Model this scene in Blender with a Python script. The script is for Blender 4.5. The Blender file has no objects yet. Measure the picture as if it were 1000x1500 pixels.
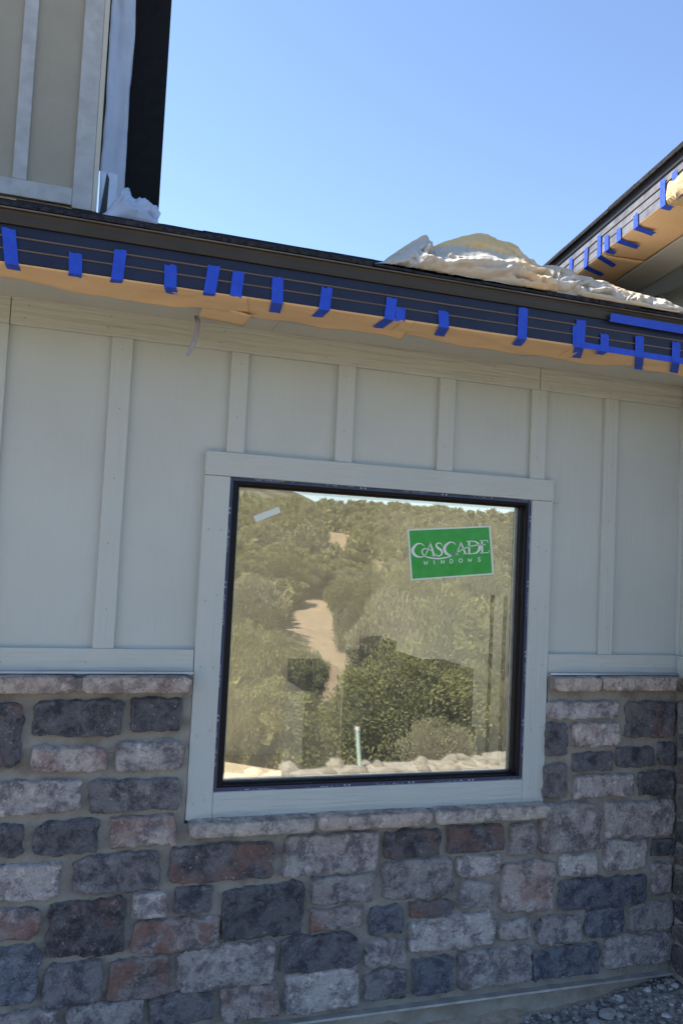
import bpy, bmesh, math, random
import numpy as np
from mathutils import Vector, noise
random.seed(7); rng = np.random.default_rng(7)
SC = bpy.context.scene
COL = SC.collection

# ------------------------------------------------------------------ camera
F = 1200.0                                    # focal length in photo pixels (photo 1000 x 1500)
YAW, PITCH, ROLL = 0.31438597, 0.05887195, -0.04806097
CAM = np.array([0.0, -2.85, 1.68])
def cam_axes():
    cy, sy, cp, sp = math.cos(YAW), math.sin(YAW), math.cos(PITCH), math.sin(PITCH)
    fwd = np.array([sy*cp, cy*cp, sp]); right = np.array([cy, -sy, 0.0]); up = np.cross(right, fwd)
    cr, sr = math.cos(ROLL), math.sin(ROLL)
    return cr*right - sr*up, sr*right + cr*up, fwd
RGT, UPV, FWD = cam_axes()
cd = bpy.data.cameras.new('camera'); cam = bpy.data.objects.new('camera', cd); COL.objects.link(cam)
from mathutils import Matrix
M4 = Matrix.Identity(4)
for i in range(3):
    M4[i][0] = RGT[i]; M4[i][1] = UPV[i]; M4[i][2] = -FWD[i]; M4[i][3] = CAM[i]
cam.matrix_world = M4
cd.sensor_fit = 'VERTICAL'; cd.sensor_height = 36.0; cd.lens = 36.0*F/1500.0
cd.clip_start = 0.05; cd.clip_end = 30000
SC.camera = cam

# ------------------------------------------------------------------ sky, sun, exposure
SUN_EL, SUN_AZ = 48.0, -50.0                  # azimuth clockwise from +Y (behind the house, to the left)
w = bpy.data.worlds.new('World'); SC.world = w; w.use_nodes = True
nt = w.node_tree; nt.nodes.clear()
sky = nt.nodes.new('ShaderNodeTexSky'); sky.sky_type = 'NISHITA'; sky.sun_disc = False
sky.sun_elevation = math.radians(SUN_EL); sky.sun_rotation = math.radians(SUN_AZ)
sky.altitude = 1600; sky.air_density = 1.0; sky.dust_density = 0.25; sky.ozone_density = 1.6
bg = nt.nodes.new('ShaderNodeBackground'); bg.inputs[1].default_value = 0.100
wo = nt.nodes.new('ShaderNodeOutputWorld')
nt.links.new(sky.outputs[0], bg.inputs[0]); nt.links.new(bg.outputs[0], wo.inputs[0])
sl = bpy.data.lights.new('sun', 'SUN'); sl.energy = 4.2; sl.angle = math.radians(0.5); sl.color = (1.0, 0.95, 0.87)
so = bpy.data.objects.new('sun', sl); COL.objects.link(so); so.location = (-6, 10, 18)
az, el = math.radians(SUN_AZ), math.radians(SUN_EL)
sdir = Vector((math.sin(az)*math.cos(el), math.cos(az)*math.cos(el), math.sin(el)))
so.rotation_euler = sdir.to_track_quat('Z', 'Y').to_euler()
SC.view_settings.view_transform = 'Standard'; SC.view_settings.look = 'None'
SC.view_settings.gamma = 1.0; SC.view_settings.use_curve_mapping = False
SC.view_settings.exposure = 1.60
SC.render.engine = 'CYCLES'
SC.cycles.use_denoising = True
SC.cycles.max_bounces = 10; SC.cycles.diffuse_bounces = 5; SC.cycles.glossy_bounces = 4; SC.cycles.transparent_max_bounces = 16
SC.cycles.sample_clamp_indirect = 6.0
SC.cycles.caustics_reflective = False; SC.cycles.caustics_refractive = False

# ------------------------------------------------------------------ photo pixel <-> place
def ray(px, py): return RGT*((px-500)/F) - UPV*((py-750)/F) + FWD
def at(px, py, y=None, z=None, x=None):
    d = ray(px, py)
    if y is not None: t = (y-CAM[1])/d[1]
    elif z is not None: t = (z-CAM[2])/d[2]
    else: t = (x-CAM[0])/d[0]
    return CAM + d*t
def proj(p):
    q = np.asarray(p, float) - CAM
    zc = q@FWD
    return 500 + F*(q@RGT)/zc, 750 - F*(q@UPV)/zc

# ------------------------------------------------------------------ helpers
class MB:
    def __init__(s): s.v = []; s.f = []; s.m = []
    def add(s, vs, fs, mi=0):
        o = len(s.v); s.v += [tuple(float(c) for c in v) for v in vs]; s.f += [tuple(i+o for i in f) for f in fs]; s.m += [mi]*len(fs)
    def box(s, x0, x1, y0, y1, z0, z1, mi=0):
        vs = [(x0,y0,z0),(x1,y0,z0),(x1,y1,z0),(x0,y1,z0),(x0,y0,z1),(x1,y0,z1),(x1,y1,z1),(x0,y1,z1)]
        s.add(vs, [(0,3,2,1),(4,5,6,7),(0,1,5,4),(1,2,6,5),(2,3,7,6),(3,0,4,7)], mi)
    def grid(s, P, mi=0, close=False):
        P = np.asarray(P); n, m = P.shape[:2]
        fs = [(i*m+j, (i+1)*m+j, (i+1)*m+j+1, i*m+j+1) for i in range(n-1) for j in range(m-1)]
        s.add(P.reshape(-1, 3), fs, mi)
    def obj(s, name, mat, parent=None, smooth=False, bevel=0, thick=0, subsurf=0):
        me = bpy.data.meshes.new(name); me.from_pydata(s.v, [], s.f)
        return mesh_obj(name, me, mat, parent, smooth, bevel, thick, subsurf, s.m)
def mesh_obj(name, me, mat, parent=None, smooth=False, bevel=0, thick=0, subsurf=0, mi=None):
    o = bpy.data.objects.new(name, me); COL.objects.link(o)
    for m in (mat if isinstance(mat, (list, tuple)) else [mat]): me.materials.append(m)
    if mi is not None and any(mi): me.polygons.foreach_set('material_index', mi)
    if smooth: me.polygons.foreach_set('use_smooth', [True]*len(me.polygons))
    if bevel:
        b = o.modifiers.new('bevel', 'BEVEL'); b.width = bevel; b.segments = 2; b.limit_method = 'ANGLE'
    if thick:
        t = o.modifiers.new('thick', 'SOLIDIFY'); t.thickness = thick; t.offset = 0
    if subsurf:
        t = o.modifiers.new('sub', 'SUBSURF'); t.levels = subsurf; t.render_levels = subsurf
    if parent: o.parent = parent
    me.update()
    return o
def box(name, mat, parent, x0, x1, y0, y1, z0, z1, bevel=0.002):
    m = MB(); m.box(x0, x1, y0, y1, z0, z1); return m.obj(name, mat, parent, bevel=bevel)
def tag(o, label, cat, group=None, kind=None):
    if label: o['label'] = label
    if cat: o['category'] = cat
    if group: o['group'] = group
    if kind: o['kind'] = kind
    return o
def empty(name, loc=(0,0,0)):
    o = bpy.data.objects.new(name, None); COL.objects.link(o); o.location = loc; o.empty_display_size = .1; return o
def tri(x): return abs((x % 2.0)-1.0)
def crinkle(a, b, seed, freq, n=5, decay=.66, warp=.6):
    r = random.Random(seed); t = 0; tot = 0; amp = 1.0
    w = noise.noise(Vector((a*freq*.5, b*freq*.5, seed)))*warp; w2 = noise.noise(Vector((a*freq*.5+7, b*freq*.5, seed)))*warp
    for k in range(n):
        an = r.uniform(0, math.pi); f = freq*(1.45**k); m_ = .35+abs(noise.noise(Vector((a*freq*.7, b*freq*.7, seed+k*3.3))))*1.6
        t += amp*m_*(tri(f*(math.cos(an)*a+math.sin(an)*b)+w*math.cos(an*3)*1.5+w2*1.2+r.random()*2)-.5); tot += amp; amp *= decay
    return t
def fbm(x, y, z=0.0, o=4): return noise.fractal(Vector((x, y, z)), 1.0, 2.0, o)

# ------------------------------------------------------------------ materials
def mat(name, base, rough=0.8, var=None, vscale=4.0, bump=0.0, bscale=60.0, stretch=(1,1,1), spec=0.3, metal=0.0, detail=6.0, var2=None, v2scale=30.0, v2=(0.55,0.75)):
    m = bpy.data.materials.new(name); m.use_nodes = True; n = m.node_tree.nodes; L = m.node_tree.links
    b = n['Principled BSDF']; b.inputs['Roughness'].default_value = rough; b.inputs['Specular IOR Level'].default_value = spec; b.inputs['Metallic'].default_value = metal
    b.inputs['Base Color'].default_value = (*base, 1)
    tc = n.new('ShaderNodeTexCoord')
    col = None
    if var:
        t = n.new('ShaderNodeTexNoise'); t.inputs['Scale'].default_value = vscale; t.inputs['Detail'].default_value = detail; t.inputs['Roughness'].default_value = .6
        L.new(tc.outputs['Object'], t.inputs['Vector'])
        r = n.new('ShaderNodeValToRGB'); r.color_ramp.elements[0].position = .35; r.color_ramp.elements[1].position = .68
        r.color_ramp.elements[0].color = (*base, 1); r.color_ramp.elements[1].color = (*var, 1)
        L.new(t.outputs[0], r.inputs[0]); col = r.outputs[0]
    if var2:
        t2 = n.new('ShaderNodeTexNoise'); t2.inputs['Scale'].default_value = v2scale; t2.inputs['Detail'].default_value = 8
        L.new(tc.outputs['Object'], t2.inputs['Vector'])
        mr = n.new('ShaderNodeMapRange'); mr.inputs[1].default_value = v2[0]; mr.inputs[2].default_value = v2[1]
        L.new(t2.outputs[0], mr.inputs[0])
        mx = n.new('ShaderNodeMix'); mx.data_type = 'RGBA'
        L.new(mr.outputs[0], mx.inputs[0])
        if col: L.new(col, mx.inputs[6])
        else: mx.inputs[6].default_value = (*base, 1)
        mx.inputs[7].default_value = (*var2, 1); col = mx.outputs[2]
    if col: L.new(col, b.inputs['Base Color'])
    if bump:
        mp = n.new('ShaderNodeMapping'); mp.inputs['Scale'].default_value = stretch
        L.new(tc.outputs['Object'], mp.inputs['Vector'])
        t = n.new('ShaderNodeTexNoise'); t.inputs['Scale'].default_value = bscale; t.inputs['Detail'].default_value = 5
        L.new(mp.outputs[0], t.inputs['Vector'])
        bp = n.new('ShaderNodeBump'); bp.inputs['Strength'].default_value = 1.0; bp.inputs['Distance'].default_value = bump
        L.new(t.outputs[0], bp.inputs['Height']); L.new(bp.outputs[0], b.inputs['Normal'])
    return m
PAINT = (.468,.495,.468); PAINT2 = (.500,.527,.498)
M_panel = mat('siding_paint', PAINT, .75, PAINT2, 2.0, .0020, 55, (1.0,1.0,.04), .25, var2=(.440,.462,.432), v2scale=1.7, v2=(.50,.80))
M_vert = mat('trim_paint_vertical_grain', (.468,.494,.468), .72, (.500,.527,.500), 3.0, .0040, 70, (1,1,.035), .25)
M_horz = mat('trim_paint_horizontal_grain', (.468,.494,.468), .72, (.500,.527,.500), 3.0, .0080, 60, (.06,1,1), .25)
M_soffit = mat('soffit_paint', (.46,.465,.43), .8, (.49,.495,.455), 5.0, .001, 30)
M_kraft = mat('kraft_paper', (.68,.465,.26), .82, (.73,.52,.31), 6.0, .0012, 18, (1,1,1), .25, var2=(.58,.375,.19), v2scale=3.0, v2=(.55,.8))
M_fascia = mat('dark_ribbed_metal', (.010,.016,.042), .5, (.015,.023,.055), 10, .0004, 40, (.2,1,1), .3)
M_lip = mat('drip_lip_highlight', (.22,.19,.165), .5, (.14,.12,.105), 9)  # paler than the drip edge: lip highlight put into the colour
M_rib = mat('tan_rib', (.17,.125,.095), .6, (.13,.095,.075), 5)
M_fascia2 = mat('film_sheen_metal', (.11,.11,.12), .3, (.24,.24,.25), 14, .0012, 30, (1,1,.2), .5)  # greys raised so the film's sheen is painted into the colour
M_drip = mat('brown_drip_metal', (.020,.0185,.018), .45, (.028,.026,.025), 8, .0004, 30, (.2,1,1), .5)
M_tape = mat('blue_masking_tape', (.018,.070,.56), .6, (.024,.092,.64), 30, .0022, 70, (1,1,1), .35)
M_shingle = mat('asphalt_shingle', (.018,.019,.022), 1.0, (.05,.05,.055), 60, .004, 220, (1,1,1), .02, var2=(.11,.11,.11), v2scale=260, v2=(.62,.75))
M_film = mat('bluish_plastic_film', (.36,.38,.50), .35, (.42,.44,.54), 9, .001, 40, (1,1,1), .5)
M_black = mat('black_building_felt', (.006,.006,.008), .9, (.010,.010,.012), 20, .001, 80)
M_frame = mat('black_window_frame', (.006,.006,.008), .5, None, spec=.2)
M_rim = mat('dark_blue_protective_film', (.018,.026,.075), .35, (.03,.045,.12), 12, .0006, 40, (1,1,1), .5)
M_print = mat('white_printing', (.30,.33,.42), .6)
M_white = mat('white_plastic', (.72,.74,.78), .45, (.64,.67,.73), 6, .004, 14, (1,1,1), .4)
M_conc = mat('foundation_concrete', (.28,.26,.225), .92, (.40,.37,.32), 11, .006, 45, var2=(.22,.18,.135), v2scale=9, v2=(.5,.75))
M_screed = mat('galvanised_screed', (.55,.55,.54), .45, (.35,.35,.35), 14, metal=.6)
M_upanel = mat('upper_siding_taupe', (.37,.335,.262), .85, (.40,.365,.29), 7, .0016, 60, (1,1,.2))
M_ubatten = mat('upper_batten_primer', (.42,.42,.41), .7, (.52,.53,.53), 16, .002, 30)
M_cream = mat('cream_trim_edge', (.55,.52,.43), .7, (.60,.57,.48), 6)
M_sticker = mat('green_sticker', (.045,.34,.052), .5, (.065,.40,.085), 22, .0003, 60)
M_swhite = mat('sticker_white', (.72,.78,.70), .5)
M_drywall = mat('interior_drywall', (.80,.76,.66), .9, (.83,.79,.70), 2)
M_subfloor = mat('interior_subfloor', (.52,.43,.30), .9, (.57,.48,.35), 5)
M_box = mat('dark_carton', (.035,.03,.024), .9, (.05,.042,.034), 5)
M_pvc = mat('pale_green_pvc', (.42,.60,.52), .45, (.50,.66,.58), 8)
M_flash = mat('flashing_metal', (.50,.52,.55), .35, (.42,.44,.47), 8, metal=.7)
M_rubble = mat('pale_rubble', (.46,.42,.34), .95, (.58,.53,.44), 9, .01, 30, var2=(.30,.25,.19), v2scale=20, v2=(.5,.7))
M_pebble = mat('grey_pebble', (.23,.22,.215), .95, (.40,.385,.365), 30, .003, 120)
M_palestone = mat('pale_loose_stone', (.44,.43,.42), .9, (.56,.55,.53), 20, .004, 80)
M_bark = mat('bark', (.12,.085,.06), .95, (.18,.13,.095), 10, .02, 20)

def thin(m, a):
    m.node_tree.nodes['Principled BSDF'].inputs['Alpha'].default_value = a; return m
M_sheet = thin(mat('thin_bluish_plastic', (.66,.72,.84), .3, (.56,.63,.78), 9, .003, 18, (1,1,1), .5), .72)
thin(M_tape, .90)
def mat_stone():
    m = bpy.data.materials.new('veneer_stone'); m.use_nodes = True; n = m.node_tree.nodes; L = m.node_tree.links
    b = n['Principled BSDF']; b.inputs['Roughness'].default_value = .88; b.inputs['Specular IOR Level'].default_value = .25
    oi = n.new('ShaderNodeObjectInfo'); tc = n.new('ShaderNodeTexCoord')
    mul = n.new('ShaderNodeMath'); mul.operation = 'MULTIPLY'; mul.inputs[1].default_value = 57.0; L.new(oi.outputs['Random'], mul.inputs[0])
    ad = n.new('ShaderNodeVectorMath'); ad.operation = 'ADD'; L.new(tc.outputs['Object'], ad.inputs[0]); L.new(mul.outputs[0], ad.inputs[1])
    def nz(sc, det=6, ro=.6, dist=0):
        t = n.new('ShaderNodeTexNoise'); t.inputs['Scale'].default_value = sc; t.inputs['Detail'].default_value = det; t.inputs['Roughness'].default_value = ro; t.inputs['Distortion'].default_value = dist
        L.new(ad.outputs[0], t.inputs['Vector']); return t.outputs[0]
    def rng_(x, a, c, lo=0, hi=1):
        r = n.new('ShaderNodeMapRange'); r.inputs[1].default_value = a; r.inputs[2].default_value = c; r.inputs[3].default_value = lo; r.inputs[4].default_value = hi; L.new(x, r.inputs[0]); return r.outputs[0]
    def mix(f, a, c, mode='MIX'):
        x = n.new('ShaderNodeMix'); x.data_type = 'RGBA'; x.blend_type = mode
        if isinstance(f, float): x.inputs[0].default_value = f
        else: L.new(f, x.inputs[0])
        for v, k in ((a, 6), (c, 7)):
            if isinstance(v, tuple): x.inputs[k].default_value = v
            else: L.new(v, x.inputs[k])
        return x.outputs[2]
    def mth(op, a, c):
        x = n.new('ShaderNodeMath'); x.operation = op
        for v, k in ((a, 0), (c, 1)):
            if isinstance(v, (int, float)): x.inputs[k].default_value = v
            else: L.new(v, x.inputs[k])
        return x.outputs[0]
    base = oi.outputs['Color']
    light = mix(1.0, base, (1.62,1.58,1.55,1), 'MULTIPLY')
    dark = mix(1.0, base, (.40,.40,.45,1), 'MULTIPLY')
    c = mix(rng_(nz(15, 9, .74, .2), .42, .54), dark, base)
    c = mix(rng_(nz(24, 10, .80, .2), .52, .64, 0, .85), c, light)
    c = mix(rng_(nz(85, 6, .75), .54, .66, 0, .45), c, dark)
    c = mix(rng_(nz(140, 4, .7), .58, .68, 0, .50), c, light)
    red = mth('MULTIPLY', rng_(nz(9, 4, .5, .4), .46, .62), oi.outputs['Alpha'])
    c = mix(red, c, (.25,.125,.098,1))
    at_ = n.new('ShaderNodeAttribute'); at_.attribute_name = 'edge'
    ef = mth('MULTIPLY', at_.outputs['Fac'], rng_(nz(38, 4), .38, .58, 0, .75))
    c = mix(ef, c, (.36,.34,.31,1))  # pale rims: edge wear, with sky-lit highlights painted in
    chips = rng_(nz(80, 4, .6, 1.0), .63, .70, 0, .8)
    chips = mth('MULTIPLY', chips, rng_(nz(7, 2), .44, .56))
    c = mix(chips, c, (.50,.48,.44,1))
    L.new(c, b.inputs['Base Color'])
    bp = n.new('ShaderNodeBump'); bp.inputs['Distance'].default_value = .020
    h = mth('ADD', mth('MULTIPLY', nz(32, 8, .65, .5), 1.0), mth('MULTIPLY', nz(110, 4), .35))
    L.new(h, bp.inputs['Height']); L.new(bp.outputs[0], b.inputs['Normal'])
    return m
M_stone = mat_stone()
M_mortar = mat('tan_mortar', (.265,.247,.218), .95, (.330,.310,.278), 7, .006, 90, var2=(.175,.152,.125), v2scale=12, v2=(.5,.75))

def mat_glass():
    m = bpy.data.materials.new('window_glass'); m.use_nodes = True; n = m.node_tree.nodes; L = m.node_tree.links
    n.remove(n['Principled BSDF']); out = n['Material Output']
    tr = n.new('ShaderNodeBsdfTransparent'); tr.inputs[0].default_value = (.96,.97,.94,1)
    gl = n.new('ShaderNodeBsdfGlossy'); gl.inputs['Roughness'].default_value = 0.0; gl.inputs[0].default_value = (1,.97,.88,1)
    tc = n.new('ShaderNodeTexCoord'); t = n.new('ShaderNodeTexNoise'); t.inputs['Scale'].default_value = 2.2; t.inputs['Detail'].default_value = 1
    L.new(tc.outputs['Object'], t.inputs['Vector'])
    bp = n.new('ShaderNodeBump'); bp.inputs['Distance'].default_value = .0022; L.new(t.outputs[0], bp.inputs['Height']); L.new(bp.outputs[0], gl.inputs['Normal'])
    mx = n.new('ShaderNodeMixShader'); mx.inputs[0].default_value = GLASS_R
    L.new(tr.outputs[0], mx.inputs[1]); L.new(gl.outputs[0], mx.inputs[2])
    df = n.new('ShaderNodeBsdfDiffuse'); df.inputs[0].default_value = (.62,.58,.50,1)
    dn = n.new('ShaderNodeTexNoise'); dn.inputs['Scale'].default_value = 6; dn.inputs['Detail'].default_value = 8; L.new(tc.outputs['Object'], dn.inputs['Vector'])
    dr = n.new('ShaderNodeMapRange'); dr.inputs[1].default_value = .35; dr.inputs[2].default_value = .7; dr.inputs[3].default_value = .05; dr.inputs[4].default_value = .11; L.new(dn.outputs[0], dr.inputs[0])
    m2 = n.new('ShaderNodeMixShader'); L.new(dr.outputs[0], m2.inputs[0]); L.new(mx.outputs[0], m2.inputs[1]); L.new(df.outputs[0], m2.inputs[2]); L.new(m2.outputs[0], out.inputs[0])
    return m
GLASS_R = .30
M_glass = mat_glass()

def mat_foliage(name, a, c):
    m = mat(name, a, .75, c, .9, 0, spec=.2)
    return m
M_leaf = [mat_foliage('juniper_foliage', (.155,.165,.064), (.250,.252,.108)),
          mat_foliage('pinyon_foliage', (.120,.130,.060), (.205,.208,.098)),
          mat_foliage('grey_scrub_foliage', (.180,.178,.105), (.260,.250,.150))]

def mat_ground():
    m = mat('sandy_ground', (.30,.23,.155), .97, (.40,.315,.22), .35, .03, 8, (1,1,1), .1, var2=(.27,.205,.135), v2scale=2.0, v2=(.5,.72))
    n = m.node_tree.nodes; L = m.node_tree.links; b = n['Principled BSDF']
    src = b.inputs['Base Color'].links[0].from_socket
    tc = n.new('ShaderNodeTexCoord'); sp = n.new('ShaderNodeSeparateXYZ'); L.new(tc.outputs['Object'], sp.inputs[0])
    nz = n.new('ShaderNodeTexNoise'); nz.inputs['Scale'].default_value = 1.6; nz.inputs['Detail'].default_value = 8; L.new(tc.outputs['Object'], nz.inputs['Vector'])
    ad = n.new('ShaderNodeMath'); ad.operation = 'MULTIPLY_ADD'; ad.inputs[1].default_value = 1.6; L.new(nz.outputs[0], ad.inputs[0]); L.new(sp.outputs[1], ad.inputs[2])
    mr = n.new('ShaderNodeMapRange'); mr.inputs[1].default_value = -.75; mr.inputs[2].default_value = -.15; L.new(ad.outputs[0], mr.inputs[0])
    g = n.new('ShaderNodeTexNoise'); g.inputs['Scale'].default_value = 45; g.inputs['Detail'].default_value = 8; L.new(tc.outputs['Object'], g.inputs['Vector'])
    r = n.new('ShaderNodeValToRGB'); r.color_ramp.elements[0].color = (.12,.115,.11,1); r.color_ramp.elements[1].color = (.40,.375,.34,1); r.color_ramp.elements[0].position = .38; r.color_ramp.elements[1].position = .7
    L.new(g.outputs[0], r.inputs[0])
    mx = n.new('ShaderNodeMix'); mx.data_type = 'RGBA'; L.new(mr.outputs[0], mx.inputs[0]); L.new(src, mx.inputs[6]); L.new(r.outputs[0], mx.inputs[7]); L.new(mx.outputs[2], b.inputs['Base Color'])
    fr = n.new('ShaderNodeMapRange'); fr.inputs[1].default_value = -330; fr.inputs[2].default_value = -480; L.new(sp.outputs[1], fr.inputs[0])
    sc = n.new('ShaderNodeTexNoise'); sc.inputs['Scale'].default_value = .02; sc.inputs['Detail'].default_value = 9; L.new(tc.outputs['Object'], sc.inputs['Vector'])
    r3 = n.new('ShaderNodeValToRGB'); r3.color_ramp.elements[0].color = (.075,.085,.06,1); r3.color_ramp.elements[1].color = (.24,.21,.17,1); r3.color_ramp.elements[0].position = .45; r3.color_ramp.elements[1].position = .75; L.new(sc.outputs[0], r3.inputs[0])
    m3 = n.new('ShaderNodeMix'); m3.data_type = 'RGBA'; L.new(fr.outputs[0], m3.inputs[0]); L.new(mx.outputs[2], m3.inputs[6]); L.new(r3.outputs[0], m3.inputs[7]); L.new(m3.outputs[2], b.inputs['Base Color'])
    return m
M_ground = mat_ground()

# ------------------------------------------------------------------ ground and hills
PD = [-1e5, 3.2, 3.9, 4.6, 14, 20, 30, 40, 60, 100, 150, 220, 300, 500, 900, 3000, 1e5]
PZ = [0, -.02, 0.0, -.45, -3.6, -4.5, -5.0, -4.7, -2.3, 2.5, 8.0, 15.5, 18, 11, 0, 0, 0]
def ground_z(x, y):
    d = -y
    z = float(np.interp(d, PD, PZ))
    if d > 4.5:
        a = min(1, (d-4.5)/20)
        z += a*(.5*fbm(x*.12, y*.12, 3.1) + 1.1*min(1, d/60)*fbm(x*.03, y*.03, 9.0, 3))
        if d > 60: z += min(1, (d-60)/100)*2.2*fbm(x*.011, y*.011, 5.0, 2)
        def pk(px, py, h, sx, sy):
            return h*math.exp(-((x-px)/sx)**2-((y-py)/sy)**2)*(1+.22*fbm(x*.002, y*.002, 2.0, 5))
        if d > 500:
            z += pk(400, -2300, 225, 360, 500) + pk(-250, -2300, 200, 600, 500) + pk(-2500, -2600, 260, 900, 600)
            z += pk(2300, -7000, 400, 900, 900) + pk(3600, -7500, 350, 1000, 900) + pk(900, -7000, 360, 900, 900) + pk(6000, -7500, 380, 1500, 900)
    else:
        z += .012*fbm(x*2.5, y*2.5, 1.0, 3) if y < -.02 else 0
    if y < 0 and d < 12: z += math.exp(-((d-4)/1.3)**2)*(-.15+.10*max(-1, min(2.5, (x-1.6)/2.1)))
    # a little backfill rises towards the inside corner of the walls
    if y < .2: z += .085*math.exp(-((x-2.55)/.42)**2-((y-.0)/.30)**2)
    return z
def axis(a, n, k):
    t = np.linspace(-1, 1, n); return np.sinh(t*k)/np.sinh(k)*a
xs = axis(9000, 190, 8.2); ys = axis(9000, 230, 8.2)
xs = np.sort(np.concatenate([xs, np.linspace(0.5, 3.2, 60)])); ys = np.sort(np.concatenate([ys, np.linspace(-1.0, .1, 40)]))
P = np.zeros((len(xs), len(ys), 3))
for i, x in enumerate(xs):
    for j, y in enumerate(ys): P[i, j] = (x, y, ground_z(x, y))
g = MB(); g.grid(P); go = g.obj('ground', M_ground, smooth=True); go['kind'] = 'structure'

# ------------------------------------------------------------------ the house
house = empty('house', (0, 0, 0))
tag(house, 'grey green board and batten house under construction with stone veneer base and masked eaves', 'house')
ZF0, ZF1 = 2.395, 2.480                        # frieze board
ZW0, ZW1 = 1.262, 1.352                        # band above the stone ledge
XC = 2.432                                     # inside corner with the wing
XL = -2.6
TY = -.026                                     # face of the window trim
# panels between battens (x ranges of the battens, read from the photograph)
def bx(px0, px1, py): return at(px0, py, y=-.018)[0], at(px1, py, y=-.018)[0]
bats = [(-2.48,-2.414),(-2.07,-2.004),(-1.66,-1.594),(-1.25,-1.184),(-.80,-.734)]
b0 = bx(-19, 14, 476); b1 = bx(165, 196, 496); b2 = bx(340, 366, 517); b3 = bx(497, 522, 537); b4 = bx(645, 668, 555); b5 = bx(780, 802, 572); b6 = bx(887, 906.5, 585); b7 = bx(994, 1016, 598)
bats += [b0, b1, b2, b3, b4, b5, b6]
tx0, tx1, tz0, tz1 = .418, 1.799, .780, 2.037   # outer window trim
wx0, wx1, wz0, wz1 = .504, 1.709, .866, 1.957   # window frame, outer
edges = [XL] + [ (b[0]+b[1])/2 for b in bats ] + [XC+.02]
for i in range(len(edges)-1):
    a, b = edges[i]+.001, edges[i+1]-.001
    z0 = ZW1-.02
    if a > tx0-.3 and b < tx1+.2 and b > tx0+.06 and a < tx1-.05: z0 = tz1-.03
    if b > tx0 and a < tx0:                     # panel that meets the trim's left edge
        m = MB(); m.box(a, tx0+.02, 0, .012, ZW1-.02, ZF0+.02); m.box(tx0+.02, b, 0, .012, tz1-.03, ZF0+.02); m.obj('siding_panel', M_panel, house)
        continue
    if a < tx1-.05 and b > tx1+.05:
        m = MB(); m.box(a, tx1-.02, 0, .012, tz1-.03, ZF0+.02); m.box(tx1-.02, b, 0, .012, ZW1-.02, ZF0+.02); m.obj('siding_panel', M_panel, house)
        continue
    box('siding_panel', M_panel, house, a, b, 0, .012, z0, ZF0+.02, 0)
for i, b in enumerate(bats):
    top, bot = ZF0, ZW1
    if b in (b2, b3, b4): bot = tz1
    if b == b5: bot = tz1
    box('batten', M_vert, house, b[0], b[1], -.018, .001, bot, top, .0025)
box('corner_board', M_vert, house, XC-.012, XC+.03, -.020, .001, ZW1, ZF0, .0025)
box('frieze_board', M_horz, house, XL, b0[1], -.021, .001, ZF0, ZF1+.01, .0025)
box('frieze_board', M_horz, house, b0[1]+.002, 1.725, -.020, .001, ZF0, ZF1+.01, .0025)
box('frieze_board', M_horz, house, 1.7265, XC+.03, -.0205, .001, ZF0, ZF1+.01, .0025)
box('band_board', M_horz, house, XL, tx0-.001, -.022, .001, ZW0, ZW1, .0025)
box('band_board', M_horz, house, tx1+.001, XC+.03, -.022, .001, ZW0, ZW1, .0025)
# window trim boards
box('trim_board', M_horz, house, tx0, tx1, TY-.002, .004, wz1-.004, tz1, .003)
box('trim_board', M_vert, house, tx0+.0008, wx0+.004, TY, .004, tz0, wz1-.0045, .003)
box('trim_board', M_vert, house, wx1-.004, tx1-.0008, TY, .004, tz0, wz1-.0045, .003)
box('trim_board', M_horz, house, wx0+.0045, wx1-.0045, TY+.001, .004, tz0, wz0+.004, .003)

nl = MB()
def nail(x, y, z, r=.0028):
    nl.add([(x+r*math.cos(a*math.pi/3), y, z+r*math.sin(a*math.pi/3)) for a in range(6)], [(0,1,2,3,4,5)])
for b in bats:
    z = ZF0-.04; zb_ = tz1 if b in (b2, b3, b4, b5) else ZW1
    while z > zb_+.02:
        nail((b[0]+b[1])/2+random.uniform(-.006,.006), -.0184, z); z -= random.uniform(.17,.24)
x = XL+.1
while x < XC:
    nail(x, -.0222, ZF0+.022+random.uniform(-.004,.004)); nail(x+.01, -.0222, ZF0+.066)
    if x < tx0-.03 or x > tx1+.03: nail(x, -.0224, ZW0+.045)
    x += random.uniform(.25,.42)
for z in np.arange(tz0+.06, tz1-.05, .23):
    for xx in (tx0+.025, tx0+.065, tx1-.025, tx1-.065): nail(xx+random.uniform(-.003,.003), TY-.0023, z+random.uniform(-.01,.01))
nl.obj('nail_heads', mat('filled_nail', (.30,.31,.29), .8), house)['kind'] = 'stuff'

# window: frame > rim film, panes
gx0, gx1, gz0, gz1 = .547, 1.676, .892, 1.923
GY = .032
m = MB()
def ring(mb, a, b, ya, yb):                     # sloped ring between rectangle a at depth ya and b at depth yb
    A = [(a[0],ya,a[2]),(a[1],ya,a[2]),(a[1],ya,a[3]),(a[0],ya,a[3])]; B = [(b[0],yb,b[2]),(b[1],yb,b[2]),(b[1],yb,b[3]),(b[0],yb,b[3])]
    mb.add(A+B, [(i, (i+1) % 4, (i+1) % 4+4, i+4) for i in range(4)])
r0 = (wx0+.016, wx1-.016, wz0+.016, wz1-.016); r1 = (gx0-.008, gx1+.008, gz0-.006, gz1+.008); r2 = (gx0, gx1, gz0, gz1)
ring(m, r0, r1, -.013, -.010); ring(m, r1, r1, -.010, .010); ring(m, r1, r2, .010, .014); ring(m, r2, r2, .014, .07)
window = m.obj('window', M_frame, house)
m = MB(); ro = (wx0, wx1, wz0, wz1)
ring(m, ro, ro, .004, -.016); ring(m, ro, r0, -.016, -.0165); ring(m, r0, r0, -.0165, -.012)
m.obj('rim_film', M_rim, window)
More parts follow.
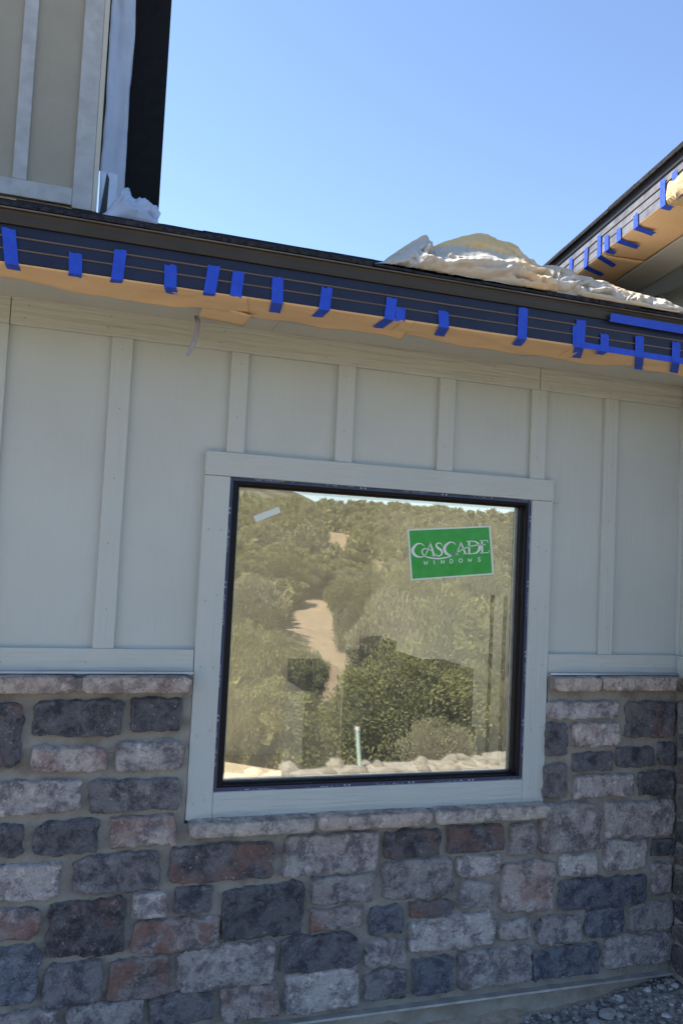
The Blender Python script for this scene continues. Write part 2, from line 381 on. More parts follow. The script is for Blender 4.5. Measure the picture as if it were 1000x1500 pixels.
m = MB()
def mark(x0, x1, z0, z1): m.add([(x0,-.0172,z0),(x1,-.0172,z0),(x1,-.0172,z1),(x0,-.0172,z1)], [(0,1,2,3)])
for side in range(4):
    L0, L1 = (wx0+.05, wx1-.05) if side < 2 else (wz0+.05, wz1-.05)
    p = L0 + random.random()*.05
    while p < L1:
        for k in range(random.randint(10, 16)):
            wd = random.uniform(.002, .010)
            q = random.uniform(.0045, .0065); h = random.uniform(.001, .0045)
            if random.random() < .75:
                if side == 0: mark(p, p+wd, wz1-q-h, wz1-q)
                elif side == 1: mark(p, p+wd, wz0+q, wz0+q+h)
                elif side == 2: mark(wx0+q, wx0+q+h, p, p+wd)
                else: mark(wx1-q-h, wx1-q, p, p+wd)
            p += wd + random.uniform(.001, .004)
        if random.random() < .8:
            s = .008; p += .02
            for _ in range(2):
                if side == 0: mark(p, p+s, wz1-.012, wz1-.005)
                elif side == 1: mark(p, p+s, wz0+.005, wz0+.012)
                elif side == 2: mark(wx0+.004, wx0+.011, p, p+s)
                else: mark(wx1-.011, wx1-.004, p, p+s)
                p += .016
        p += random.uniform(.05, .13)
m.obj('film_printing', M_print, window)['kind'] = 'stuff'
for yy in (GY, GY+.018):
    m = MB(); m.add([(gx0-.004,yy,gz0-.004),(gx1+.004,yy,gz0-.004),(gx1+.004,yy,gz1+.004),(gx0-.004,yy,gz1+.004)], [(0,1,2,3)])
    m.obj('pane', M_glass, window)
m = MB(); a = (gx0, gx1, gz0, gz1); b = (gx0+.008, gx1-.008, gz0+.006, gz1-.008)
ring(m, a, b, GY+.004, GY+.006); ring(m, b, b, GY+.006, GY+.016)
m.obj('spacer', M_screed, window)

# ------------------------------------------------------------------ stone veneer
SY = -.050
m = MB(); 
ZB, ZL = .086, 1.205                           # bottom of the veneer, underside of the ledge
nx = 150
def mortar(x0, x1, z0, z1):
    n = max(2, int((x1-x0)/.02)); k = max(2, int((z1-z0)/.02))
    P = np.zeros((n+1, k+1, 3))
    for i in range(n+1):
        for j in range(k+1):
            x = x0+(x1-x0)*i/n; z = z0+(z1-z0)*j/k
            P[i, j] = (x, -.026+.008*fbm(x*16, z*16, 2.0, 5), z)
    m.grid(P)
mortar(XL, tx0-.001, ZB, ZL+.06); mortar(tx0-.001, tx1+.001, ZB, tz0-.01); mortar(tx1+.001, XC+.01, ZB, ZL+.06)
veneer = m.obj('stone_veneer', M_mortar, house, smooth=True)
def stone_mesh(wd, ht, seed, depth=.026, flat=False):
    """a rough dressed block, face towards -Y, centred on its own origin"""
    nu, nv = max(10, min(34, int(wd/.009))), max(9, min(24, int(ht/.009)))
    P = np.zeros((nu+1, nv+1, 3)); E = np.zeros((nu+1, nv+1))
    k = 11.0
    rs = random.Random(seed); tl = rs.uniform(-.07, .07); tr = rs.uniform(-.07, .07); sk = rs.uniform(-.05, .05)
    cut = [rs.random()**4*.20+.015 for _ in range(4)]
    for i in range(nu+1):
        for j in range(nv+1):
            u = -1+2*i/nu; v = -1+2*j/nv
            # spread samples towards the rim
            u = math.copysign(abs(u)**.72, u); v = math.copysign(abs(v)**.72, v)
            r = (abs(u)**k+abs(v)**k)**(1/k); mx = max(abs(u), abs(v)); s = (mx/r) if r > 1e-6 else 1
            uu, vv = u*s, v*s
            # clipped corners
            cr = cut[(0 if u < 0 else 1)+(0 if v < 0 else 2)]
            q = abs(uu)+abs(vv)-(2-cr*2.2)
            if q > 0: uu -= math.copysign(q*.5, uu); vv -= math.copysign(q*.5, vv)
            x = uu*wd/2; z = vv*ht/2
            x += sk*z*.8; z += (tl if u < 0 else tr)*abs(u)*ht*.5*(1 if v > 0 else -.4)*(vv if vv > 0 else -vv)
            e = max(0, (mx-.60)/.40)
            jit = .0085*(e**.5)
            qx, qz = x, z
            x += jit*1.25*fbm(seed*3.1+qx*30, qz*30, 1.3, 6); z += jit*1.25*fbm(seed*1.7+qx*30, qz*30, 7.7, 6)
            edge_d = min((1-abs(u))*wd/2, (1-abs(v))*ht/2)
            h = depth*min(1, max(0, edge_d/.0045))**.30
            h += (.0045*fbm(seed*5+x*20, z*20, .5, 6)+.004*crinkle(x, z, int(seed*10), 13, 3))*min(1, edge_d/.008)
            if edge_d < .0005: h = -.012
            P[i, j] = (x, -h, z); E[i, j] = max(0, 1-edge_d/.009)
    mb = MB(); mb.grid(P)
    me = bpy.data.meshes.new('stone'); me.from_pydata(mb.v, [], [tuple(reversed(f)) for f in mb.f]); 
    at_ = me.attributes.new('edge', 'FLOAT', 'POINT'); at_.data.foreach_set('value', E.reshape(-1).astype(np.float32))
    return me
KIND = {'D': ((.074,.073,.077), 0.0), 'd': ((.112,.108,.110), .06), 'B': ((.090,.095,.110), 0.0), 'G': ((.185,.174,.166), .16), 'L': ((.245,.226,.212), .16),
        'R': ((.160,.138,.130), .80), 'r': ((.240,.208,.190), .50), 'K': ((.076,.072,.074), .62)}
sid = [0]
def add_stone(x0, x1, z0, z1, kind, parent=None, name='stone'):
    sid[0] += 1
    me = stone_mesh(x1-x0, z1-z0, sid[0]*1.37)
    o = mesh_obj(name, me, M_stone, parent or veneer, smooth=True)
    o.location = ((x0+x1)/2, -.022, (z0+z1)/2)
    c, rd = KIND[kind]; f = random.uniform(.85, 1.18)
    f *= 1.95; o.color = (c[0]*f, c[1]*f, c[2]*f*1.02, rd); return o
rects = []
LY = -.085
sz1 = at(461, 1199, y=LY)[2]; sz0 = at(461, 1220, y=LY)[2]
def stones_from(crop, sc, ox, oy):
    for (a, b, c, d, k) in crop:
        xa, xb, ya, yb = ox+a/sc, ox+c/sc, oy+b/sc, oy+d/sc
        xc, yc = (xa+xb)/2, (ya+yb)/2
        X0 = at(xa, yc, y=SY)[0]; X1 = at(xb, yc, y=SY)[0]; Z1 = at(xc, ya, y=SY)[2]; Z0 = at(xc, yb, y=SY)[2]
        X1 = min(X1, XC-.006)
        rects.append((X0, X1, max(Z0, ZB+.002), Z1)); add_stone(X0, X1, max(Z0, ZB+.002), Z1, k)
stones_from([(-130,195,85,450,'K'),(115,190,450,328,'D'),(478,183,670,308,'D'),(108,362,392,458,'r'),(418,340,680,455,'L'),
 (-90,485,302,615,'L'),(325,478,663,605,'d'),(-130,648,88,778,'D'),(118,630,370,766,'D'),(397,614,655,735,'r'),
 (-110,795,226,935,'L'),(262,752,590,905,'d'),(620,715,1010,860,'K'),(-130,953,152,1082,'R'),(170,928,465,1138,'K'),(480,895,618,1000,'L'),
 (642,876,785,978,'D'),(480,990,808,1122,'R'),(812,868,1118,1068,'D'),(-110,1098,148,1318,'B'),(155,1152,378,1320,'d'),(395,1135,625,1295,'R'),
 (643,1088,1012,1255,'L'),(-90,1338,220,1480,'G'),(238,1298,530,1440,'G'),(543,1265,785,1385,'d'),(805,1235,1025,1370,'r')], 2.5, 0, 950)
stones_from([(165,178,515,335,'L'),(533,165,742,272,'K'),(763,148,974,252,'K'),(267,332,498,442,'G'),(525,275,790,420,'G'),(803,257,965,342,'L'),
 (258,450,458,540,'R'),(478,448,612,553,'B'),(628,425,790,488,'K'),(812,355,937,460,'G'),(153,548,446,690,'D'),(460,565,617,675,'G'),(625,478,945,610,'L'),
 (172,683,442,838,'L'),(458,682,617,795,'d'),(636,632,790,775,'B'),(805,600,1110-30,745,'G')], 2.5, 350, 1150)
stones_from([(282,210,565,287,'L'),(597,210,792,362,'K'),(273,298,363,433,'D'),(380,293,573,398,'r'),(382,415,548,495,'D'),(557,393,710,480,'D'),(725,380,792,473,'D'),
 (265,458,360,605,'d'),(385,505,628,600,'L'),(645,490,792,595,'D'),(250,615,497,820,'G'),(510,608,792,758,'L'),(127,697,232,830,'G'),(505,770,680,890,'L'),(700,762,792,838,'D'),
 (325,822,482,918,'L'),(327,915,680,1040,'B'),(697,855,778,990,'G'),(93,850,310,1057,'r'),(85,1085,220,1172,'L'),(238,1068,416,1188,'G'),(433,1035,590,1158,'B'),(612,1013,785,1135,'G'),
 (222,1190,487,1322,'B'),(505,1145,785,1275,'G')], 818/300, 700, 950)
# rows beyond the left and lower edge of the picture
def fill_rows(x0, x1, z0, z1):
    z = z0
    while z < z1-.05:
        h = min(random.uniform(.075, .125), z1-z); x = x0 + random.uniform(0, .05)
        while x < x1-.05:
            wd = random.uniform(.12, .28); X1 = min(x+wd, x1)
            r = (x, X1, z+.004, z+h-.012)
            if not any(r[0] < q[1]+.012 and r[1] > q[0]-.012 and r[2] < q[3]+.012 and r[3] > q[2]-.012 for q in rects):
                if r[1]-r[0] > .06: rects.append(r); add_stone(*r, random.choice('DdBGLrRK'))
                x = X1+.016
            else: x += .02
        z += h+.008
rects.append((tx0-.01, tx1+.01, sz0-.012, 3.0))
fill_rows(XL, .95, ZB+.003, ZL-.01)
for zz in np.arange(ZB+.004, ZL-.07, .03):              # small pieces for the gaps that are left
    for xx in np.arange(XL, .6, .03):
        for (ww, hh) in ((.15, .085), (.10, .075), (.07, .055)):
            r = (xx, xx+ww, zz, zz+hh)
            if r[3] < ZL-.008 and not any(r[0] < q[1]+.010 and r[1] > q[0]-.010 and r[2] < q[3]+.010 and r[3] > q[2]-.010 for q in rects):
                rects.append(r); add_stone(*r, random.choice('DdGLrB')); break
# ledge and sill stones
def cap_stone(x0, x1, z0, z1, yf, k):
    sid[0] += 1; n = max(6, int((x1-x0)/.02)); rings = []
    prof = [(.004, z1+.004), (yf*.35, z1+.002), (yf*.8, z1-.001), (yf*.985, z1-.002), (yf, z1-.007), (yf*1.015, (z0+z1)/2), (yf, z0+.006), (yf*.97, z0+.001), (yf*.6, z0), (.004, z0)]
    P = np.zeros((n+1, len(prof), 3))
    for i in range(n+1):
        for j, (y, z) in enumerate(prof):
            x = x0+(x1-x0)*i/n
            q = 0 if j in (0, len(prof)-1) else 1
            e = .007 if i in (0, n) else 0
            a = .0028*fbm(sid[0]+x*14, z*24, y*12, 5)*q
            P[i, j] = (x+(e*.6 if i == 0 else -e*.6), min(.004, y+a*1.2+e), z+a*.8-(e if z > (z0+z1)/2 else -e))
    mb = MB(); mb.grid(P)
    for i in (0, n):
        o_ = i*len(prof); mb.f.append(tuple(range(o_, o_+len(prof)))); mb.m.append(0)
    o = mb.obj('cap_stone', M_stone, house, smooth=True)
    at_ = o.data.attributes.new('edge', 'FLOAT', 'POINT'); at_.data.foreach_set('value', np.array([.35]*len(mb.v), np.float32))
    c, rd = KIND[k]; o.color = (c[0]*2.35, c[1]*2.25, c[2]*2.12, rd*.4)
def pxx(px, py): return at(px, py, y=LY)[0]
zl1 = at(140, 992, y=LY)[2]; zl0 = at(140, 1016.5, y=LY)[2]
xa = pxx(114.5, 1000); xb = pxx(119.5, 1000)
cap_stone(XL, -.95, zl0, zl1, LY, 'r'); cap_stone(-.94, xa, zl0, zl1, LY, 'r'); cap_stone(xb, tx0-.006, zl0, zl1, LY, 'r')
cap_stone(tx1+.004, pxx(883, 1005), zl0, zl1, LY, 'r'); cap_stone(pxx(884, 1005), XC-.004, zl0, zl1, LY, 'r')
box('mortar_joint', M_mortar, house, XL+.01, tx0-.012, LY*.75, 0, zl0+.006, zl1-.008, 0)
box('mortar_joint', M_mortar, house, tx1+.008, XC-.01, LY*.75, 0, zl0+.006, zl1-.008, 0)
s1, s2 = pxx(464.5, 1205), pxx(637, 1195)
cap_stone(tx0+.006, s1-.004, sz0, sz1, LY, 'L'); cap_stone(s1+.003, s2-.003, sz0, sz1, LY, 'r'); cap_stone(s2+.003, tx1+.004, sz0, sz1, LY, 'L')
box('mortar_joint', M_mortar, house, tx0+.02, tx1-.01, LY*.8, 0, sz0+.006, sz1-.006, 0)
for (a, b) in ((XL, tx0-.002), (tx1+.002, XC)):
    m = MB(); m.add([(a,.0,zl1+.014),(b,.0,zl1+.014),(b,LY*.5,zl1+.011),(a,LY*.5,zl1+.011),(b,LY*.505,zl1+.005),(a,LY*.505,zl1+.005)], [(0,1,2,3),(3,2,4,5)])
    m.obj('ledge_flashing', M_flash, house, thick=.0012)
# screed and foundation
m = MB(); m.add([(XL,-.004,ZB+.001),(XC,-.004,ZB+.001),(XC,-.050,ZB-.003),(XL,-.050,ZB-.003),(XC,-.051,ZB-.010),(XL,-.051,ZB-.010)], [(0,1,2,3),(3,2,4,5)])
m.obj('weep_screed', M_screed, house, thick=.0015)
m = MB(); nxx = 220; P = np.zeros((nxx+1, 9, 3))
for i in range(nxx+1):
    for j in range(9):
        x = XL+(XC+.02-XL)*i/nxx; z = -.25+(ZB-.004+.25)*j/8; P[i, j] = (x, -.012+.004*fbm(x*6, z*16, 0, 4), z)
m.grid(P); m.obj('foundation', M_conc, house, smooth=True)

# ------------------------------------------------------------------ eave of the low roof
EY, ES, EP = -.440, 2.482, 2.459               # fascia plane, soffit height, lower edge of the fascia
ET = 2.612
box('soffit', M_soffit, house, XL, .62, EY+.012, .0, ES, ES+.012, 0)
box('soffit', M_soffit, house, .621, 1.66, EY+.012, -.0285, ES-.001, ES+.012, 0)
box('soffit', M_soffit, house, 1.661, XC, EY+.012, -.030, ES+.001, ES+.012, 0)
box('soffit_backing', M_black, house, XL, XC, EY+.02, .012, ES+.014, ES+.02, 0)
def fascia_profile():                           # ribbed metal: (out, z) from the bottom up
    return [(-.02, 0), (.003, 0), (.004, .0015), (.0040, .035), (.0030, .0365), (.0030, .070), (.002, .0715), (.002, .104), (.001, .106), (.001, .150)]
def extrude_profile(p0, p1, out, prof, name, ma, parent, **k):
    """profile points (outwards, up) swept from p0 to p1"""
    m = MB(); n = len(prof); p0 = np.array(p0, float); p1 = np.array(p1, float); out = np.array(out, float)
    K = 24; P = np.zeros((K+1, n, 3))
    for i in range(K+1):
        p = p0+(p1-p0)*i/K
        for j, (a, z) in enumerate(prof): P[i, j] = p+out*a+np.array([0, 0, z])
    m.grid(P); return m.obj(name, ma, parent, **k)
extrude_profile((XL, EY, EP), (XC, EY, EP), (0, -1, 0), fascia_profile(), 'fascia', M_fascia, house)
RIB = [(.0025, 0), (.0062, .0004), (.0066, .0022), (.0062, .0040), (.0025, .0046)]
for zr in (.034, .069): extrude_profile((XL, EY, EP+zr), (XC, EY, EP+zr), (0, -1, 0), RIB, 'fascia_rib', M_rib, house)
extrude_profile((XL, EY, EP+.104), (XC, EY, EP+.104), (0, -1, 0), [(.006, 0), (.010, .0005), (.013, .010), (.016, .026), (.022, .034), (.030, .0385), (.028, .0425), (-.05, .055)], 'drip_edge', M_drip, house)
SL = .402
extrude_profile((XL, EY, EP+.1405), (XC, EY, EP+.1405), (0, -1, 0), [(.0275, 0), (.0315, .0008), (.0315, .0028), (.0275, .0036)], 'drip_lip', M_lip, house)
box('eave_blocking', M_black, house, XL, XC, EY+.012, EY+.03, ES+.021, 2.6254, 0)
RZ = 2.613                                      # top of the deck at the eave
def roof_z(y): return RZ+SL*(y-(EY-.022))
m = MB(); m.add([(XL,EY-.018,roof_z(EY-.018)),(XC,EY-.018,roof_z(EY-.018)),(XC,1.9,roof_z(1.9)),(XL,1.9,roof_z(1.9)),(XC,4.3,roof_z(1.9)-2.4*SL),(XL,4.3,roof_z(1.9)-2.4*SL)], [(0,1,2,3),(3,2,4,5)])
roof = m.obj('roof', M_shingle, house)
rs = random.Random(3)
row_y = EY-.034; rowi = 0; sheets = []
tabs_far = MB()
while row_y < 1.85:
    x = XL-.02-rs.random()*.2
    while x < XC:
        wd = rs.choice([.10,.14,.17,.21,.30]); x1 = min(x+wd, XC+.005); th = rs.choice([.006,.009,.012]) + (.004 if rowi == 0 else 0)
        y0 = row_y+rs.uniform(-.004,.004); y1 = row_y+.20
        jl = rs.uniform(-.0015,.003)
        zb0, zb1 = roof_z(y0)+.0005, roof_z(y1)+.0005
        if rowi == 0: zb0 -= .004
        vs = [(x,y0,zb0+jl),(x1-.002,y0,zb0),(x1-.002,y0+.004,zb0+th),(x,y0+.004,zb0+th+jl),(x1-.002,y1,zb1+.002),(x,y1,zb1+.002)]
        fs = [(0,1,2,3),(3,2,4,5),(0,3,5),(1,4,2)]
        if rowi < 5:
            mb = MB(); mb.add(vs, fs); mb.obj('shingle', M_shingle, roof)
        else: tabs_far.add(vs, fs)
        x = x1
    row_y += .14; rowi += 1
tabs_far.obj('shingle_field', M_shingle, roof)['kind'] = 'stuff'

# ------------------------------------------------------------------ upper storey at the left
UY = 1.0
ux = at(141, 200, y=UY)[0]
ucx = at(150, 200, y=UY)[0]
zb = roof_z(UY)+.02
def ubx(a, b, py): return at(a, py, y=UY)[0], at(b, py, y=UY)[0]
u0 = ubx(20, 41, 262)[0]-.004; u1 = ubx(20, 41, 262)[1]-.004
cb0 = ubx(107, 138, 280)[0]; cb1 = ubx(107, 136, 280)[1]
UT = 4.8
box('siding_panel', M_upanel, house, -3.4, cb0+.01, UY, UY+.012, zb, UT, 0)
xk = u0
while xk > -3.3:
    box('batten', M_ubatten, house, xk, xk+(u1-u0), UY-.016, UY+.001, zb+.078, UT-.1, .003); xk -= .285
box('band_board', M_ubatten, house, -3.4, cb0-.001, UY-.018, UY+.001, zb, zb+.077, .003)
box('corner_board', M_ubatten, house, cb0, cb1, UY-.020, UY+.001, zb-.012, UT, .003)
box('corner_trim', M_cream, house, cb1+.001, cb1+.022, UY-.022, UY+.10, zb-.014, UT, .003)
box('upper_wall', M_drywall, house, -3.4, cb1+.0, UY+.013, 3.7, 2.6, UT, 0)
m = MB(); m.box(-3.7, .22, UY-.15, 4.1, UT+.001, UT+.12); m.obj('upper_roof', M_shingle, house)
# black felt covered chase behind the corner
bx0 = at(186, 200, y=1.25)[0]; bx1 = at(239.5, 200, y=1.25)[0]
box('felt_covered_chase', M_black, house, bx0, bx1, 1.25, 2.6, 2.9, UT-.02, .004)
wxa = at(158, 200, y=1.2)[0]; wxb = bx0+.002
m = MB(); K = 40; P = np.zeros((K+1, 9, 3))
for i in range(K+1):
    z = 3.15+(UT-3.2)*i/K
    for j in range(9):
        t = j/8; P[i, j] = (cb1+.03+(wxb-cb1-.03)*t+.008*fbm(z*3, t*2, 0), 1.17+.06*t+.02*fbm(z*2.2, t*3, 4)-.012*math.sin(t*7+z*2), z)
m.grid(P); o = m.obj('hanging_plastic_sheet', M_sheet, None, smooth=True, thick=.001)
tag(o, 'white plastic sheet hanging between upper wall corner and the black chase', 'plastic sheet')
# crumpled plastic at the foot of the sheet
m = MB(); nu_, nv_ = 60, 40; P = np.zeros((nu_+1, nv_+1, 3))
for i in range(nu_+1):
    px = 150+80*i/nu_; tp = np.interp(px, [150,160,172,180,184,190,197,205,214,224,230], [318,308,290,279,281,292,297,294,300,308,316]); yc = .90
    c = at(px, tp, y=yc); H = max(.003, c[2]-roof_z(yc))
    for j in range(nv_+1):
        th = math.pi*j/nv_; cs = -math.cos(th); sn = math.sin(th); y = yc+cs*.10
        dr = .055*crinkle(c[0]*1.1, th*.12, 4, 14, 5)*min(1, sn*2)*min(1, .2+H/.08)
        P[i, j] = (c[0]+dr*.4, y+dr*cs, roof_z(y)+.004+H*sn**.5+dr*sn)
m.grid(P); o = m.obj('crumpled_plastic', M_sheet, None, smooth=True, thick=.0008)
tag(o, 'crumpled white plastic lying on the roof beside the upper wall corner', 'plastic sheet')
m = MB(); lx = at(148, 280, y=.97)[0]; lx2 = at(160, 280, y=.97)[0]
m.add([(lx,1.03,3.22),(lx2-.004,1.03,3.20),(lx2-.001,1.05,3.40),(lx+.022,1.05,3.43)], [(0,1,2,3)])
o = m.obj('flashing_offcut', M_drip, None, thick=.004); tag(o, 'bent dark flashing offcut standing beside the upper corner board', 'flashing')

# ------------------------------------------------------------------ wing at the right: wall, eave, roof
WZ = 3.0
wa = at(841.6, 402, z=WZ); wb = at(967, 303.4, z=WZ)
wd = (wb-wa)/np.linalg.norm(wb-wa); wn = np.array([-wd[1], wd[0], 0.0])     # wn points into the wing (+x)
if wn[0] < 0: wn = -wn
wp0 = wa-wd*.9; wp1 = wb+wd*.50
extrude_profile(wp0, wp1, -wn, fascia_profile(), 'fascia', M_fascia2, house)
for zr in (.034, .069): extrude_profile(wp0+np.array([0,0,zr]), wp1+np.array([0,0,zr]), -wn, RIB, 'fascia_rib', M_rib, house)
extrude_profile(wp0+np.array([0,0,.104]), wp1+np.array([0,0,.104]), -wn, [(.004, 0), (.007, .0005), (.008, .010), (.010, .020), (.014, .026), (.013, .030), (-.05, .045)], 'drip_edge', M_drip, house)
def wquad(name, ma, s0, s1, z, parent=house, thick=.004):
    m = MB(); K = 12; P = np.zeros((K+1, 5, 3))
    for i in range(K+1):
        for j in range(5):
            P[i, j] = wp0+(wp1-wp0)*i/K+wn*(s0+(s1-s0)*j/4)+np.array([0,0,z-WZ])
    m.grid(P); return m.obj(name, ma, parent, thick=thick)
wquad('soffit', M_soffit, .006, .62, WZ+.006)
m = MB(); e = .018
q = [wp0-wn*e, wp1-wn*e]
m.add([q[0]+[0,0,.142],q[1]+[0,0,.142],q[1]+wn*2.4+[0,0,.142+.96],q[0]+wn*2.4+[0,0,.142+.96],q[0]+[0,0,.134],q[1]+[0,0,.134]], [(0,1,2,3),(0,4,5,1)])
wr = m.obj('wing_roof', M_shingle, house, thick=.012)
s = 0; Lw = np.linalg.norm(wp1-wp0)
while s < Lw:
    l = rs.uniform(.14,.26); a = wp0+wd*s; b = wp0+wd*min(s+l-.002, Lw); th = rs.uniform(.012,.020); ov = .022+rs.uniform(0,.005)
    up = np.array([0,0,1.0]); mb = MB()
    for_top = [a-wn*ov+up*.140, b-wn*ov+up*.140, b-wn*(ov-.004)+up*(.140+th), a-wn*(ov-.004)+up*(.140+th), b+wn*.25+up*.265, a+wn*.25+up*.265]
    mb.add(for_top, [(0,1,2,3),(3,2,4,5),(0,3,5),(1,4,2)]); mb.obj('shingle', M_shingle, wr); s += l
# wing wall above and below (returns towards the camera from the inside corner)
WYN = -.62
box('wing_wall', M_panel, house, XC, XC+.02, WYN, .0, ZW1, 3.02, 0)
box('wing_wall', M_panel, house, XC+.14, XC+.16, .001, 3.0, 2.60, 3.25, 0)
box('wing_wall', M_panel, house, XC+.02, 5.2, WYN, WYN+.02, .1, 3.25, 0)
for yb in (-.36,):
    box('batten', M_vert, house, XC-.018, XC+.001, yb, yb+.066, ZW1, ZF0, .0025)
box('batten', M_vert, house, XC+.122, XC+.141, .30, .366, 2.7, 3.0, .002)
box('band_board', M_horz, house, XC-.022, XC+.001, WYN, -.024, ZW0, ZW1, .0025)
box('frieze_board', M_horz, house, XC-.021, XC+.001, WYN, -.024, ZF0, ZF1, .0025)
m = MB(); m.box(XC-.02, XC+.02, WYN, -.012, ZB, ZL+.05); wv = m.obj('stone_veneer', M_mortar, house)
m = MB(); m.box(XC-.006, XC+.02, WYN, -.008, -.2, ZB-.002); m.obj('foundation', M_conc, house)
z = ZB+.004
while z < ZL-.06:
    h = rs.uniform(.075,.13); y = -.058
    while y > WYN+.04:
        l = rs.uniform(.10,.24); y1 = max(y-l, WYN+.004)
        sid[0] += 1; me = stone_mesh(y-y1, min(h, ZL-z)-.008, sid[0]*1.37)
        o = mesh_obj('stone', me, M_stone, wv, smooth=True); o.location = (XC-.018, (y+y1)/2, z+h/2); o.rotation_euler = (0, 0, -math.pi/2)
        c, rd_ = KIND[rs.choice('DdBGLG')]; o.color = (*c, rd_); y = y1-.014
    z += h+.006
m = MB(); m.box(XC-.075, XC, WYN, LY-.004, zl0, zl1); o = m.obj('cap_stone', M_stone, house, bevel=.008); o.color = (.22,.19,.16,.3)

# ------------------------------------------------------------------ kraft paper masking
def paper_main(x0, x1, y1, zoff, seed, curl=0.0, label='', skew0=0.0, skew1=0.0):
    nx_, ny_ = max(10, int((x1-x0)/.008)), 22; P = np.zeros((nx_+1, ny_+1, 3))
    for i in range(nx_+1):
        for j in range(ny_+1):
            t = j/ny_; u = i/nx_; x = x0+skew0*t+(x1+skew1*t-x0-skew0*t)*u
            y = EY-.005+(y1-EY+.030*fbm(seed+x*3, 0, 0, 5))*t
            z = EP-.003-zoff-.012*t**1.5*(.8+1.3*fbm(seed+x*2.6, t*.6, 3, 3))-.004*(crinkle(x, t*.2, int(seed), 9, 4)+.5)*min(1, t*5)-curl*max(0, (u-.86)/.14)**2*t
            if j == 0: z += .003
            P[i, j] = (x, y-(.002 if j == 0 else 0), z)
    mb = MB(); mb.grid(P); o = mb.obj('kraft_paper', M_kraft, None, smooth=True, thick=.0006)
    tag(o, label, 'paper', 'kraft masking paper on the eaves'); return o
def ex(px, py): return at(px, py, z=ES)[0]
yi = at(200, 434, z=EP-.008)[1]
yi2 = at(450, 474, z=EP-.008)[1]; yi3 = at(700, 507, z=EP-.008)[1]; yi4 = at(930, 540, z=EP-.008)[1]
e1, e2, e3 = at(362, 436, y=EY)[0], at(606, 470, y=EY)[0], at(853, 508, y=EY)[0]
paper_main(XL, -.32, yi, .0012, 3, label='kraft paper strip left of the first blue tape on the low eave')
paper_main(-.325, e1, yi, .0030, 11, .0, 'brown kraft paper strip under the left end of the low eave', 0, .03)
paper_main(e1-.05, e2, yi2, .0014, 23, .004, 'brown kraft paper strip under the middle of the low eave', 0, .02)
paper_main(e2-.04, e3, yi3, .0004, 37, .010, 'brown kraft paper strip under the eave below the drop cloth', 0, .02)
paper_main(e3-.03, XC-.06, yi4, -.0004, 51, .0, 'brown kraft paper under the long horizontal blue tape at right')
# loose lower flap and trailing film
f0, f1 = at(292, 462, z=EP-.012)[0], at(361, 470, z=EP-.012)[0]
m = MB(); P = np.zeros((13, 7, 3))
for i in range(13):
    for j in range(7):
        t = j/6; u = i/12; P[i, j] = (f0+(f1-f0)*u, yi-.02+.14*t, EP-.008-.014*u*(1-t*.3)-.004*t+.003*fbm(u*5, t*3))
m.grid(P); o = m.obj('kraft_paper', M_kraft, None, smooth=True, thick=.0006); tag(o, 'loose kraft paper flap sagging below the eave above the hanging film tail', 'paper', 'kraft masking paper on the eaves')
m = MB(); K = 60; P = np.zeros((K+1, 8, 3)); fx0, fx1 = XL, at(285, 462, z=EP-.012)[0]
for i in range(K+1):
    for j in range(8):
        t = j/7; u = i/K; x = fx0+(fx1-fx0)*u; wv_ = max(0, (x+.3)/.9)
        P[i, j] = (x, yi-.035+(.045+.055*min(1, wv_))*t+.008*fbm(x*4, 2), EP-.006-.007*math.sin(t*3)-.005*fbm(x*5, t*2)+.010*t)
m.grid(P)
tail = [at(288, 462, y=-.13), at(290, 476, y=-.13), at(287, 492, y=-.13), at(282, 506, y=-.13), at(278, 516, y=-.13), at(274, 521, y=-.14)]
P = np.zeros((len(tail), 4, 3))
for i, p in enumerate(tail):
    for j in range(4):
        wdt = .016 if i < 4 else .012
        P[i, j] = p+np.array([(j/3-.5)*wdt, .006*math.sin(j*1.5+i), (.008 if j == 0 else 0)*(i == 5)])
m.grid(P)
o = m.obj('masking_film', M_film, None, smooth=True, thick=.0004); tag(o, 'bluish plastic masking film under the left eave with a dangling tail', 'plastic film')
# film peeking out along the other papers
for (pa, pb, wdt, lab, yy) in ((352, 560, .03, 'thin bluish film edge under the middle of the low eave', yi2), (730, 800, .05, 'small bluish film scrap drooping under the eave below the drop cloth', yi3), (900, 985, .04, 'thin bluish film edge under the right end of the low eave', yi4)):
    m = MB(); P = np.zeros((25, 5, 3)); a_, b_ = at(pa, 440+.135*(pa-300)+10, z=ES)[0], at(pb, 440+.135*(pb-300)+10, z=ES)[0]
    for i in range(25):
        for j in range(5):
            t = j/4; u = i/24; x = a_+(b_-a_)*u; P[i, j] = (x, yy-.02+wdt*t*(.5+math.sin(u*3.1)*.7), EP-.004-.006*math.sin(u*5)*t-.004*fbm(x*8, t))
    m.grid(P); o = m.obj('masking_film', M_film, None, smooth=True, thick=.0004); tag(o, lab, 'plastic film')

